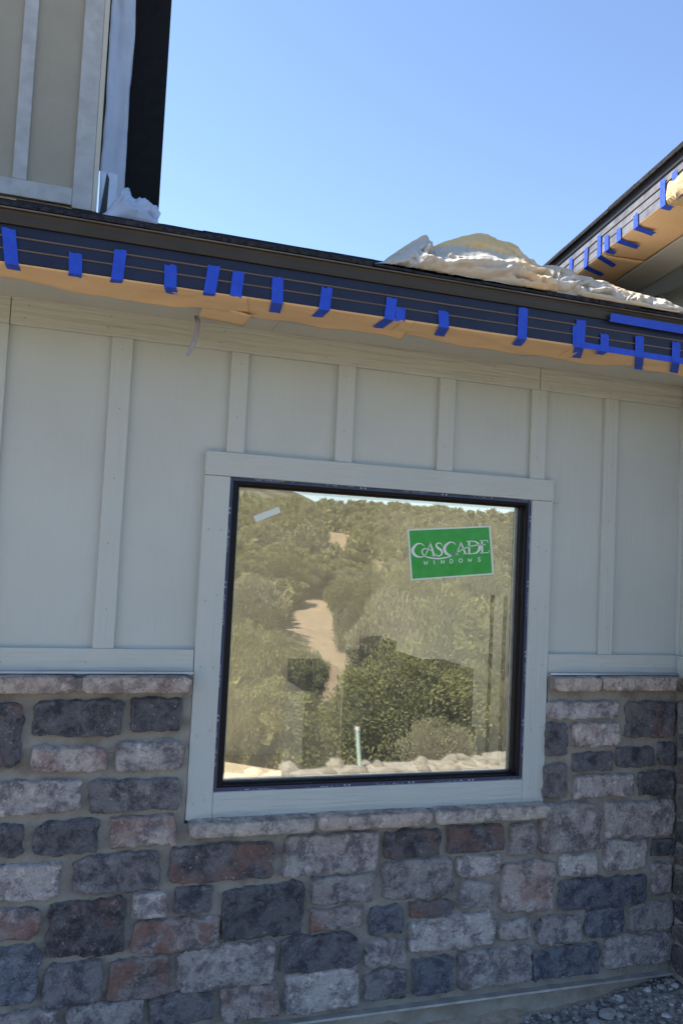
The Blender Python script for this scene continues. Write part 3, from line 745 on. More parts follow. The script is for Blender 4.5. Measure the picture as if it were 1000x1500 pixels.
# wing papers
def on_w(px, py):
    r = ray(px, py); t = ((wa-CAM)@wn)/(r@wn); return CAM+r*t
def paper_wing(s0, s1, w0, w1, zoff, seed, label, m_=None, tilt=0.0):
    n_, k_ = 30, 10; P = np.zeros((n_+1, k_+1, 3))
    for i in range(n_+1):
        for j in range(k_+1):
            t = j/k_; s = s0+(s1-s0)*i/n_; ww = w0+(w1-w0)*t
            p = wa+wd*s+wn*ww; P[i, j] = p+np.array([0, 0, -.004-zoff-tilt*t-.005*fbm(s*2+seed, t*1.5, 0, 3)*t])
            if j == 0 and w0 <= 0: P[i, j] += np.array([0,0,.006])
    mb = MB(); mb.grid(P); o = mb.obj('kraft_paper', m_ or M_kraft, None, smooth=True, thick=.0006); tag(o, label, 'paper', 'kraft masking paper on the eaves'); return o
sj = float((at(868, 372, z=WZ)-wa)@wd)
paper_wing(-.7, sj+.03, -.004, .185, .006, 5, 'brown kraft paper under the wing eave next to the drop cloth', tilt=.012)
paper_wing(sj-.02, .82, -.004, .20, .002, 9, 'brown kraft paper under the wing eave towards the right edge', tilt=.006)
paper_wing(-.2, 1.2, .19, .33, .012, 15, 'dull inner paper sheet behind the brown paper of the wing eave', M_soffit, tilt=.02)
# crumpled paper at the near end
s0_ = float((on_w(981, 292)-wa)@wd); s1_ = s0_+.40
m = MB(); n_, k_ = 46, 26; P = np.zeros((n_+1, k_+1, 3))
for i in range(n_+1):
    for j in range(k_+1):
        s_ = s0_+(s1_-s0_)*i/n_; t = j/k_*.17-.055*(1+.35*noise.noise(Vector((i*.25, 0, 3))))
        p = wa+wd*s_
        if t < 0: q = p-wn*.012+np.array([0, 0, -.006-t]); nr = -wn
        else: q = p+wn*(t-.01)+np.array([0, 0, -.016]); nr = np.array([0, 0, -1.0])
        cz = .5+crinkle(s_, t, 9, 22, 5)
        P[i, j] = q+nr*(.006*cz*(1 if t < .06 else .5))
m.grid(P); o = m.obj('crumpled_paper', mat('yellow_crumpled_paper', (.52,.37,.20), .8, (.62,.46,.27), 30), None, thick=.0006); tag(o, 'crinkled yellowish paper wrapped round the near end of the wing eave', 'paper')

# ------------------------------------------------------------------ blue tape
def strip(pts, wvec, label, cat='tape', group='blue tape strips holding the masking paper', n=6):
    """tape through 3D points; wvec: width vector per point"""
    mb = MB(); rows = []
    for i in range(len(pts)-1):
        a, b = np.array(pts[i]), np.array(pts[i+1])
        for k in range(n):
            t = k/n; rows.append((a+(b-a)*t, np.array(wvec[i])*(1-t)+np.array(wvec[i+1])*t))
    rows.append((np.array(pts[-1]), np.array(wvec[-1])))
    P = np.zeros((len(rows), 4, 3)); sd = random.random()*50
    for i, (p, wv_) in enumerate(rows):
        tn = (rows[min(i+1, len(rows)-1)][0]-rows[max(0, i-1)][0]); tn = tn/(np.linalg.norm(tn)+1e-9)
        for j in range(4):
            q = p+wv_*(j/3-.5)*(1+.05*noise.noise(Vector((sd, i*.8, 0))))
            if i == 0 or i == len(rows)-1: q = q+tn*(.006*noise.noise(Vector((sd, j*1.7, i)))+.0015*(j % 2))
            P[i, j] = q
    mb.grid(P); o = mb.obj('tape_strip', M_tape, None, thick=.0005); tag(o, label, cat, group); return o
TW = np.array([.036, 0, 0])
FY = EY-.0078
def eave_tape(top, fold, end, label, wpx=None, off=0.0):
    p = [at(*top, y=FY-off), at(*fold, y=FY-off)]
    wv_ = TW if wpx is None else TW*wpx
    p[1][2] = max(p[1][2], EP-.006-off)
    pts = [p[0], np.array([p[1][0], FY-off, EP-.0075-off])]
    if end:
        q = at(*end, z=EP-.0125-off); pts.append(q)
    return strip(pts, [wv_]*len(pts), label)
T = 'blue tape on the low eave '
eave_tape((13,334), (18,381), (25,406), T+'at the left edge of the picture')
eave_tape((111,371), (111,396), (110,405), T+'short, first right of the leftmost strip')
eave_tape((177,366), (172,405), (167,422), T+'slanting, left of and below the crumpled plastic', .95)
eave_tape((250,388), (250,416), (252,430), T+'between the crumpled plastic and the film tail')
eave_tape((314,388), (307,427), (301,449), T+'longest of the pair above the film tail')
eave_tape((350,397), (345,432), None, T+'shorter of the pair, ending at the paper seam')
eave_tape((407,406), (406,440), (402,458), T+'just right of the first paper seam')
eave_tape((479,421), (475,450), (464,464), T+'whose tail slants left, midway along the eave')
eave_tape((574,436), (570,464), (553,480), T+'wide tail, below the left tip of the drop cloth')
eave_tape((587,450), (586,466), None, T+'stub overlapping the strip below the cloth tip', .9, .0008)
eave_tape((649,455), (650,478), (643,492), T+'short, below the left part of the drop cloth')
eave_tape((766,451), (764,494), (756,506), T+'tall, below the right part of the drop cloth')
eave_tape((851,468), (848,508), (843,524), T+'tall, at the start of the long horizontal tape', 1.05)
eave_tape((842,476), (842,505), None, T+'narrow, tucked against the tall strip at the long tape', .6, -.0006)
eave_tape((885,489), (885,508), (876,519), T+'small, just right of the start of the long tape', .95, .0012)
eave_tape((936,492), (936,522), (934,541), T+'crossing over the long horizontal tape', 1.0, .002)
eave_tape((990,500), (989,528), (986,546), T+'crossing the long tape at the right edge', 1.0, .002)
la, lb = at(850, 505, y=FY-.001), at(1010, 531, y=FY-.001)
strip([la, (la+lb)/2, lb+np.array([.2,0,0])], [np.array([0,0,.022])]*3, 'long horizontal blue tape along the bottom of the right eave', n=10)
la, lb = at(893, 464.5, y=EY-.026), at(1010, 485, y=EY-.026)
strip([la, (la+lb)/2, lb+np.array([.2,0,0])], [np.array([0,-.006,.028])]*3, 'long blue tape on the drip edge below the drop cloth tail', n=10)
# wing tapes
def on_wing(px, py):                            # on the fascia face of the wing
    r = ray(px, py); base = wa-wn*.0085; t = ((base-CAM)@wn)/(r@wn); return CAM+r*t
def wing_tape(top, fold, end, label):
    s = lambda p: (780+p[0]/4.545, 200+p[1]/4.545)
    a = on_wing(*s(top)); b = on_wing(*s(fold)); b = np.array([b[0], b[1], WZ-.011]); pts = [a, b]; W_ = wd*.034
    if end: pts.append(at(*s(end), z=WZ-.022))
    return strip(pts, [W_]*len(pts), label)
T = 'blue tape on the wing eave '
wing_tape((252,805), (250,915), None, T+'lowest, rising out of the drop cloth')
wing_tape((355,740), (348,855), (460,922), T+'second up from the drop cloth')
wing_tape((440,655), (438,792), (540,862), T+'taller of the close pair')
wing_tape((488,658), (489,757), (545,777), T+'shorter of the close pair, at the paper seam')
wing_tape((570,610), (570,688), (698,738), T+'just above the paper seam')
wing_tape((682,515), (683,598), (802,650), T+'alone, below the crumpled paper')
wing_tape((862,285), (863,465), (922,480), T+'left of the crumpled paper wad')
wing_tape((943,230), (948,395), (982,405), T+'over the crumpled paper wad')

# ------------------------------------------------------------------ drop cloth on the roof (relaxed sheet)
def mat_cloth():
    m = mat('canvas_drop_cloth', (.50,.445,.375), .95, (.57,.52,.45), 6, .0010, 260, spec=.04)
    n = m.node_tree.nodes; L = m.node_tree.links; b = n['Principled BSDF']; src = b.inputs['Base Color'].links[0].from_socket
    tc = n.new('ShaderNodeTexCoord'); nz = n.new('ShaderNodeTexNoise'); nz.inputs['Scale'].default_value = 7; nz.inputs['Detail'].default_value = 5
    L.new(tc.outputs['Object'], nz.inputs['Vector'])
    ad = n.new('ShaderNodeVectorMath'); ad.operation = 'MULTIPLY_ADD'; ad.inputs[1].default_value = (.22,.22,.10); L.new(nz.outputs['Color'], ad.inputs[0]); L.new(tc.outputs['Object'], ad.inputs[2])
    c = at(705, 362, y=-.22); mp = n.new('ShaderNodeVectorMath'); mp.operation = 'SUBTRACT'; mp.inputs[1].default_value = (c[0]+.11, -.16+.11, c[2]+.05); L.new(ad.outputs[0], mp.inputs[0])
    sc = n.new('ShaderNodeVectorMath'); sc.operation = 'MULTIPLY'; sc.inputs[1].default_value = (3.1, 3.2, 8.0); L.new(mp.outputs[0], sc.inputs[0])
    ln = n.new('ShaderNodeVectorMath'); ln.operation = 'LENGTH'; L.new(sc.outputs[0], ln.inputs[0])
    mr = n.new('ShaderNodeMapRange'); mr.inputs[1].default_value = 1.15; mr.inputs[2].default_value = .70; L.new(ln.outputs['Value'], mr.inputs[0])
    n2 = n.new('ShaderNodeTexNoise'); n2.inputs['Scale'].default_value = 4; L.new(tc.outputs['Object'], n2.inputs['Vector'])
    r2 = n.new('ShaderNodeMapRange'); r2.inputs[1].default_value = .56; r2.inputs[2].default_value = .68; r2.inputs[4].default_value = .55; L.new(n2.outputs[0], r2.inputs[0])
    mx0 = n.new('ShaderNodeMath'); mx0.operation = 'MAXIMUM'; L.new(mr.outputs[0], mx0.inputs[0]); L.new(r2.outputs[0], mx0.inputs[1])
    mx = n.new('ShaderNodeMix'); mx.data_type = 'RGBA'; L.new(mx0.outputs[0], mx.inputs[0]); L.new(src, mx.inputs[6]); mx.inputs[7].default_value = (.80,.53,.24,1); L.new(mx.outputs[2], b.inputs['Base Color'])
    return m
def drop_cloth():
    top = [(563,391),(567,384),(578,379),(592,373),(602,363),(612,353),(621,346),(626,350),(629,362),(638,361),(655,354),(680,346),(698,342),(712,344),(728,351),(748,357),(758,362),(766,376),(778,386),(792,391),(815,391),(834,396),(846,402),(866,407),(890,414),(915,424),(940,433),(958,438),(966,437),(980,446),(1000,457),(1015,464)]
    bot = [(563,392),(575,394),(590,393),(605,399),(640,403),(652,408),(664,404),(700,412),(722,414),(750,421),(795,430),(812,428),(828,434),(850,440),(900,449),(950,458),(1015,470)]
    A = lambda pts, s, ox, oy: np.array([(ox+x/s, oy+y/s) for x, y in pts])
    c7 = lambda *p: A(p, 3.3333, 560, 310); c4 = lambda *p: A(p, 4.0, 750, 320)
    # folds of the sheet: centre line, half width above and below it (px), relief (m)
    folds = [(c7((235,172),(330,152),(460,150),(600,160),(672,212)), 14, 9, .020), (c7((205,195),(300,208),(420,243),(520,262),(660,268)), 15, 7, .030),
      (c7((180,252),(280,292),(400,282),(520,275),(640,290),(745,312)), 13, 6, .034), (c7((262,312),(400,332),(520,320),(640,302),(700,330),(742,362)), 11, 5, .036),
      (c7((470,350),(600,362),(700,382),(790,402)), 9, 5, .034), (c7((18,246),(70,216),(130,190),(205,118)), 7, 9, .022), (c7((95,272),(140,222),(214,160)), 6, 5, .026),
      (c7((130,190),(150,250),(190,302)), 6, 6, .030), (c7((215,130),(225,165),(190,235)), 5, 6, .028), (c7((60,262),(110,262),(150,290)), 5, 5, .024), (c7((640,200),(680,232),(730,262),(760,300)), 7, 6, .030), (c7((700,250),(760,300),(800,332)), 7, 6, .028),
      (c7((735,288),(830,268),(935,300)), 9, 6, .026), (c7((778,402),(850,342),(932,330)), 7, 6, .026), (c7((740,340),(800,375),(830,392)), 6, 5, .030), (c7((200,300),(260,300),(330,318)), 6, 4, .03),
      (c7((560,300),(620,340),(640,372)), 6, 5, .026), (c7((330,175),(420,205),(540,215),(640,240)), 9, 6, .014),
      (c7((40,262),(90,235),(150,205),(208,140)), 3, 4, .020), (c7((70,270),(120,240),(170,215)), 3, 4, .024), (c7((150,200),(175,240),(215,290),(225,310)), 4, 5, .026), (c7((230,200),(260,240),(330,262),(430,265)), 8, 5, .024), (c7((480,170),(560,190),(640,225)), 7, 5, .022), (c7((300,240),(380,262),(470,262)), 6, 4, .032),
      (c4((205,290),(300,312),(372,372)), 7, 5, .022), (c4((228,382),(330,402),(372,382)), 6, 5, .024), (c4((250,300),(236,350),(226,392)), 4, 5, .022),
      (c4((372,402),(430,386),(560,420),(640,432),(722,472),(870,502),(1010,560)), 7, 5, .020), (c4((440,430),(550,442),(612,482),(700,490)), 6, 4, .024),
      (c4((382,442),(480,482),(600,512),(750,542),(950,582)), 6, 4, .022), (c4((600,440),(652,470),(640,512)), 4, 4, .026), (c4((868,482),(900,512),(1010,556)), 4, 4, .018), (c4((660,500),(700,480),(705,530)), 4, 4, .022), (c4((520,400),(590,440),(660,520),(800,548)), 5, 4, .018),
      (c4((352,420),(400,440),(450,490)), 5, 4, .020), (c4((700,470),(800,500),(900,540),(1010,572)), 5, 3, .018)]
    NU, NT, NB = 460, 84, 16
    px = np.linspace(563, 1015, NU); pt = np.interp(px, *zip(*top)); pb = np.interp(px, *zip(*bot))
    # front of the heap: bottom edge on the shingles at the eave, leaning back to the crest
    T = np.linspace(0, 1, NT)
    PX = px[:, None]*np.ones((1, NT)); PY = pb[:, None]+(pt-pb)[:, None]*T[None, :]
    yf = np.interp(px, [563,600,650,760,860,1015], [-.38,-.425,-.440,-.445,-.458,-.460]); yc = np.interp(px, [563,620,700,780,860,1015], [-.33,-.27,-.20,-.28,-.34,-.37])
    Y = yf[:, None]+(yc-yf)[:, None]*(T[None, :]**1.6)
    wob = np.array([[noise.noise(Vector((a*.045, b*.06, 1.5)))*4+noise.noise(Vector((a*.12, b*.15, 7.5)))*1.6 for a, b in zip(r1, r2)] for r1, r2 in zip(PX, PY)])
    wob2 = np.array([[noise.noise(Vector((a*.045, b*.06, 9.5)))*4+noise.noise(Vector((a*.12, b*.15, 3.5)))*1.6 for a, b in zip(r1, r2)] for r1, r2 in zip(PX, PY)])
    QX, QY = PX+wob, PY+wob2
    D = np.zeros_like(PX)
    for k, (pl, ru, rl, h) in enumerate(folds):
        best = np.full(PX.shape, 1e9); 
        tot = np.linalg.norm(np.diff(pl, axis=0), axis=1); cum = np.concatenate([[0], np.cumsum(tot)]); Lt = cum[-1]
        for a, b, c0 in zip(pl[:-1], pl[1:], cum[:-1]):
            ab = b-a; l2 = ab@ab; t = np.clip(((QX-a[0])*ab[0]+(QY-a[1])*ab[1])/l2, 0, 1)
            dx = QX-(a[0]+ab[0]*t); dy = QY-(a[1]+ab[1]*t); d = np.hypot(dx, dy); al = (c0+t*math.sqrt(l2))/Lt
            w_ = np.where(dy > 0, rl, ru)*(.55+.45*np.sin(np.pi*np.clip(al, .05, .95)))*1.25
            best = np.minimum(best, d/w_)
        D = np.maximum(D, 1.65*h*np.sqrt(np.clip(1-np.minimum(best, 1)**1.6, 0, 1))*(1-.12*np.sin(k*2.1)))
    D *= np.clip(np.minimum(T, 1.0)*7, .15, 1)[None, :]*np.clip((1-T)*5, .25, 1)[None, :]
    fine = np.array([[crinkle(a*.0023, b*.0023, 7, 26, 4) for a, b in zip(r1, r2)] for r1, r2 in zip(PX, PY)])
    D += .014*fine*np.clip(T*6, 0, 1)[None, :]
    P = np.zeros((NU, NT+NB, 3))
    for i in range(NU):
        for j in range(NT):
            p = at(PX[i, j], PY[i, j], y=Y[i, j]); P[i, j] = p+np.array([0, -D[i, j]*.9, D[i, j]*.25*(1-T[j])])
            P[i, j, 1] = max(P[i, j, 1], EY-.045); P[i, j, 2] = max(P[i, j, 2], roof_z(P[i, j, 1])+.012)
        c = P[i, NT-1]
        for j in range(NB):
            a = (j+1)/NB; y = c[1]+(.30*min(1, .2+(c[2]-roof_z(c[1]))/.1))*a
            P[i, NT+j] = (c[0]*(1), y, roof_z(y)+.006+(c[2]-roof_z(c[1])-.006)*(1-a**1.7)-.012*abs(fine[i, min(NT-1, j*5)])*a*(1-a)*4)
    P[..., 0] = np.minimum(P[..., 0], XC-.03)
    mb = MB(); mb.grid(P)
    o = mb.obj('drop_cloth', mat_cloth(), None, smooth=True)
    sm = o.modifiers.new('soften', 'SMOOTH'); sm.factor = .5; sm.iterations = 1
    t_ = o.modifiers.new('thick', 'SOLIDIFY'); t_.thickness = .0015
    tag(o, 'crumpled cream canvas drop cloth with tan stains heaped on the low roof', 'drop cloth'); return o
drop_cloth()

# ------------------------------------------------------------------ stickers on the glass
GS = GY-.0006
def gp(px, py, off=0.0): return at(px, py, y=GS-off)
def quad_obj(name, pts, ma, parent, off=0.0, thick=.0003):
    m = MB(); m.add([gp(*p, off) for p in pts], [(0,1,2,3)]); return m.obj(name, ma, parent, thick=thick)
st = empty('window_sticker', gp(660, 810)); bpy.context.view_layer.update()
tag(st, 'green window maker sticker with white border and lettering on the glass', 'sticker')
def under(o, p):
    o.parent = p; o.matrix_parent_inverse = Matrix.Translation(-Vector(p.location)); return o
sp = [(590+x/7.143, 760+y/7.143) for x, y in ((46,110),(914,72),(948,580),(84,645))]
ip = [(590+x/7.143, 760+y/7.143) for x, y in ((64,124),(898,88),(930,568),(99,628))]
under(quad_obj('border', sp, M_swhite, None, 0), st); under(quad_obj('green_field', ip, M_sticker, None, .0005), st)
def stroke(mb, pts):
    pts = [np.array(p, float) for p in pts]
    # smooth the path (Catmull-Rom) when it has more than two points
    if len(pts) > 2:
        ext = [2*pts[0]-pts[1]]+pts+[2*pts[-1]-pts[-2]]; out = []
        for i in range(1, len(ext)-2):
            for k in range(5):
                t = k/5; a, b, c, d = ext[i-1:i+3]
                out.append(.5*((2*b)+(-a+c)*t+(2*a-5*b+4*c-d)*t*t+(-a+3*b-3*c+d)*t**3))
        out.append(pts[-1]); pts = out
    L = []; R = []
    for i, p in enumerate(pts):
        t = pts[min(i+1, len(pts)-1)][:2]-pts[max(i-1, 0)][:2]; t = t/(np.linalg.norm(t)+1e-9); n_ = np.array([-t[1], t[0]])*p[2]/2
        L.append(p[:2]+n_); R.append(p[:2]-n_)
    V = [gp(590+q[0]/7.143, 760+q[1]/7.143, .0011) for q in L+R]; k = len(pts)
    mb.add(V, [(i, i+1, k+i+1, k+i) for i in range(k-1)])
lt = MB()
for s in ([(222,285,6),(195,262,9),(150,262,16),(112,300,28),(101,335,32),(120,375,28),(160,397,16),(200,398,10),(235,385,7)],
          [(290,250,8),(235,380,10)], [(284,246,10),(325,386,24)],
          [(300,335,7),(260,318,9),(220,312,11),(200,335,13),(205,365,13),(240,395,13),(310,412,14),(380,415,15),(450,405,13),(510,385,12),(560,358,11),(620,320,10),(690,292,10),(770,275,10),(862,268,9)],
          [(412,282,6),(395,258,9),(365,255,13),(346,275,17),(360,300,22),(395,325,23),(408,355,19),(390,383,13),(360,388,9),(342,365,6)],
          [(550,270,6),(525,248,9),(485,247,16),(445,280,26),(432,315,30),(450,358,26),(490,380,16),(530,375,9),(560,350,6)],
          [(607,240,8),(560,372,10)], [(601,236,10),(652,366,24)], [(690,238,20),(692,362,20)],
          [(662,235,8),(740,235,11),(785,260,22),(800,300,28),(780,345,20),(740,362,11),(672,366,8)],
          [(822,226,20),(828,356,20)], [(798,228,8),(882,225,9)], [(880,225,7),(886,250,7)], [(806,358,8),(897,352,9)], [(894,353,7),(900,328,7)],
          [(300,388,7),(345,386,7)], [(630,368,7),(675,366,7)], [(540,374,7),(578,372,7)]): stroke(lt, s)
def small(cx, cy, segs, w_=8):
    for sg in segs: stroke(lt, [(cx+x*20, cy+y*20, w_) for x, y in sg])
Wl = [[(-1,-1),(-.55,1)],[(-.55,1),(0,-.6)],[(0,-.6),(.55,1)],[(.55,1),(1,-1)]]
small(238,460,Wl,7); small(325,455,[[(0,-1),(0,1)]],9); small(413,450,[[(-.75,1),(-.75,-1)],[(-.75,-1),(.75,1)],[(.75,1),(.75,-1)]],8)
small(505,443,[[(-.7,-1),(-.7,1)],[(-.7,-1),(.2,-.95),(.8,0),(.2,.95),(-.7,1)]],8)
small(602,435,[[(0,-1),(-.8,-.4),(-.8,.4),(0,1),(.8,.4),(.8,-.4),(0,-1)]],8); small(697,432,Wl,7)
small(795,425,[[(.6,-.8),(0,-1),(-.6,-.55),(0,0),(.6,.5),(0,1),(-.65,.8)]],8)
o = lt.obj('lettering', M_swhite, None); under(o, st)
o = quad_obj('paper_tag', [(371,756),(408.5,742),(411,750.5),(374.5,765)], M_swhite, None, 0, .0006)
tag(o, 'small blank white adhesive strip stuck on the upper left of the glass', 'sticker')

# ------------------------------------------------------------------ room behind the glass
IX0, IX1, IY0, IY1 = -1.5, 2.41, .075, 3.65
m = MB(); m.box(IX0, IX1, IY0, IY1, -.02, .10); m.obj('interior_floor', M_subfloor, house)
m = MB(); m.box(IX0, IX1, .013, IY1, 2.50, 2.53); m.obj('interior_ceiling', M_drywall, house)
m = MB(); m.box(IX1, IX1+.02, .013, IY1, -.02, 2.5); m.box(IX0-.02, IX0, .013, .6, -.02, 2.5); m.box(IX0-.02, IX0, .6, IY1, 2.3, 2.5); 
m.obj('interior_wall', M_drywall, house)  # opening added in the left wall, out of view, to brighten the room
m = MB(); m.box(IX0, gx0-.01, .03, IY0, -.02, 2.499); m.box(gx1+.01, IX1, .03, IY0, -.02, 2.499); m.box(gx0-.01, gx1+.01, .05, IY0, gz1+.01, 2.499); m.box(gx0-.01, gx1+.01, .05, IY0, -.02, gz0-.01)
m.obj('interior_wall', M_drywall, house)
ox0, ox1, oz0, oz1 = -1.45, .98, .12, 2.42     # unseen opening added in the back wall to daylight the room
m = MB(); m.box(IX0, ox0, IY1, IY1+.12, -.02, 2.53); m.box(ox1, IX1+.02, IY1, IY1+.12, -.02, 2.53); m.box(ox0, ox1, IY1, IY1+.12, oz1, 2.53)
m.obj('interior_wall', M_drywall, house)
def carton(y, px0, py0, px1, zbot, dep, lab):
    a = at(px0, py0, y=y); b = at(px1, py0, y=y); m = MB(); m.box(0, b[0]-a[0], 0, dep, 0, a[2]-zbot)
    o = m.obj('carton', M_box, None, bevel=.004); o.location = (a[0], y, zbot); tag(o, lab, 'carton', 'dark cartons inside the room'); return a[2]
zA = carton(1.30, 540, 964, 617, .101, .40, 'dark tall carton behind the glass carrying the small carton')
carton(1.34, 549, 938, 581, zA+.001, .25, 'small dark carton on top of the stack behind the glass')
def plinth(y, px0, px1, pyb, dep, lab):          # pale carton that carries a dark one; returns its top
    a = at(px0, pyb, y=y); b = at(px1, pyb, y=y); m = MB(); m.box(0, b[0]-a[0], 0, dep, 0, a[2]-.101)
    o = m.obj('tan_carton', M_subfloor, None, bevel=.004); o.location = (a[0], y, .101); tag(o, lab, 'carton', 'tan cartons inside the room'); return a[2]+.001
carton(1.20, 619, 979, 694, plinth(1.19, 617, 696, 1067, .42, 'tan carton behind the glass under the right hand dark carton'), .40, 'dark carton behind the glass at the right of the stack')
carton(1.60, 448, 978, 498, plinth(1.59, 446, 500, 1013, .42, 'tan carton behind the glass under the left hand dark carton'), .40, 'dark low carton behind the glass at the left of the stack')
# leaning board with dark edges, against the right interior wall
p0, p1 = at(716, 1060, y=1.9), at(737, 1060, y=1.9)
for (q, lab) in ((718, 'thin dark upright strip behind the glass, nearer the cartons'), (737, 'thin dark upright strip behind the glass, nearer the frame')):
    b_ = at(q-4, 1060, y=1.3); t_ = at(q+3, 872, y=1.3)
    m = MB(); m.box(0, .012, 0, .02, 0, t_[2]-.101); o = m.obj('upright_strip', M_box, None); o.location = (b_[0], 1.3, .101); tag(o, lab, 'strip')

# ------------------------------------------------------------------ gravel and loose stones at the foot of the wall
def pebble_mesh(seed, sub=1):
    bm = bmesh.new(); bmesh.ops.create_icosphere(bm, subdivisions=sub, radius=1)
    for v in bm.verts:
        d = v.co.normalized(); v.co = d*(1+.38*noise.noise(d*1.3+Vector((seed*3.7, 0, 0)))+.16*noise.noise(d*3.1+Vector((seed, 5, 0))))
        v.co.z *= .68; v.co.x *= 1.15
    me = bpy.data.meshes.new('stone'); bm.to_mesh(me); bm.free(); return me
pv = []
for k in range(4):
    me = pebble_mesh(k+2.5, 1); pv.append((np.array([v.co[:] for v in me.vertices]), [tuple(p.vertices) for p in me.polygons]))
m = MB(); rg = random.Random(5)
for k in range(5200):
    x = rg.uniform(-.6, 2.42); y = -.02-rg.random()**1.4*1.6
    r = .0030+.017*rg.random()**6
    V_, F_ = pv[k % 4]; a = rg.random()*6.28; R_ = np.array([[math.cos(a), -math.sin(a), 0], [math.sin(a), math.cos(a), 0], [0, 0, 1]])
    m.add((V_@R_.T)*r*np.array([rg.uniform(.8,1.3), 1, rg.uniform(.7,1)])+np.array([x, y, ground_z(x, y)+r*.25]), F_, 0 if rg.random() < .80 else 1)
o = m.obj('gravel', [M_pebble, M_palestone]); tag(o, 'dark grey gravel scattered at the foot of the stone wall', 'gravel', kind='stuff')
m = MB(); P = np.zeros((181, 9, 3))
for i in range(181):
    for j in range(9):
        x = .2+2.0*i/180; t = j/8; hh = max(0, .030+.05*fbm(x*3.1, 4, 1, 4))*max(0, min(1, (2.15-x)/.5)); y = -.006-(.03+hh*1.9)*t
        P[i, j] = (x, y, ground_z(x, min(y, -.03))-.006+(hh+.006)*(1-t)**1.4+.006*fbm(x*30, y*30, 2, 4)*(1-t))
m.grid(P); o = m.obj('dirt_bank', mat('dusty_tan_dirt', (.30,.245,.185), .97, (.38,.32,.25), 14, .006, 70, var2=(.20,.165,.13), v2scale=40), smooth=True); o['kind'] = 'structure'
for (px, py, r, lab) in ((889,1481,.030,'largest pale loose stone on the gravel by the foundation'),(871,1491,.025,'grey angular loose stone beside the largest pale stone'),(869,1470,.016,'small grey loose stone between foundation and pale stone'),(899,1499,.013,'flat whitish chip at the bottom edge of the picture'),(983,1461,.007,'tiny white chip near the inside corner, upper one'),(982,1468,.008,'tiny white chip near the inside corner, lower one')):
    p = at(px, py, z=.02); p[2] = ground_z(p[0], p[1])
    me = pebble_mesh(px*.13, 2); o = mesh_obj('loose_stone', me, M_palestone, None, smooth=False); s = .66 if False else 1
    o.scale = (r, r*.8, r*.8); o.location = (p[0], p[1], p[2]+r*.35); o.rotation_euler = (0, 0, px); tag(o, lab, 'stone', 'loose stones by the foundation')

# ------------------------------------------------------------------ what the glass reflects: pad edge, stake, trees, hills
def mirror_hit(px, py):                         # ground point seen in the window at this pixel
    d = ray(px, py); t0 = (GY-CAM[1])/d[1]; p = CAM+d*t0; d = d*np.array([1,-1,1]); t = .5
    while t < 2000:
        q = p+d*t
        if q[2] <= ground_z(q[0], q[1]): return q, t+t0
        t *= 1.01; t += .02
    return None, None
def mirror_px(p): return proj((p[0], 2*GY-p[1], p[2]))
rub = [pebble_mesh(k*1.9+.7, 2) for k in range(5)]
rg = random.Random(11)
for k in range(110):
    x = rg.uniform(-.3, 5.4); y = -rg.uniform(3.5, 4.2); r = rg.uniform(.025, .085)
    o = mesh_obj('rubble_rock', rub[k % 5], M_rubble if not rub[k % 5].materials else M_rubble, None, smooth=False) if k < 5 else bpy.data.objects.new('rubble_rock', rub[k % 5])
    if k >= 5: COL.objects.link(o)
    o.location = (x, y, ground_z(x, y)+.02+r*.25); o.scale = (r, r*rg.uniform(.7,1), r*rg.uniform(.7,1)); o.rotation_euler = (0, 0, rg.random()*6)
    tag(o, 'pale rubble rock on the pad edge reflected along the bottom of the window', 'rock', 'pale rubble along the pad edge')
m = MB(); K = 90; P = np.zeros((K+1, 7, 3))
for i in range(K+1):
    for j in range(7):
        x = -4+13*i/K; y = -3.15-1.1*j/6; P[i, j] = (x, y, ground_z(x, y)+.012+.02*math.sin(math.pi*j/6)+.025*fbm(x*5, y*5, 0, 4)*math.sin(math.pi*j/6)-(.03 if j in (0,6) else 0))
m.grid(P); o = m.obj('rubble_bank', M_rubble, smooth=True); o['kind'] = 'structure'
q, _ = mirror_hit(531, 1131)
bm = bmesh.new(); bmesh.ops.create_cone(bm, cap_ends=True, segments=20, radius1=.017, radius2=.017, depth=.34); me = bpy.data.meshes.new('pipe'); bm.to_mesh(me); bm.free()
o = empty('pipe_stake', (q[0], q[1], ground_z(q[0], q[1]))); tag(o, 'pale green plastic pipe standing in the rubble, reflected at the window bottom', 'pipe')
o.rotation_euler = (0, math.radians(-5), 0)
c = mesh_obj('pipe_tube', me, M_pvc, o, smooth=False); c.location = (0, 0, .15)
bm = bmesh.new(); bmesh.ops.create_cone(bm, cap_ends=True, segments=20, radius1=.020, radius2=.020, depth=.03); me = bpy.data.meshes.new('cap'); bm.to_mesh(me); bm.free()
c = mesh_obj('pipe_cap', me, M_white, o); c.location = (0, 0, .325)

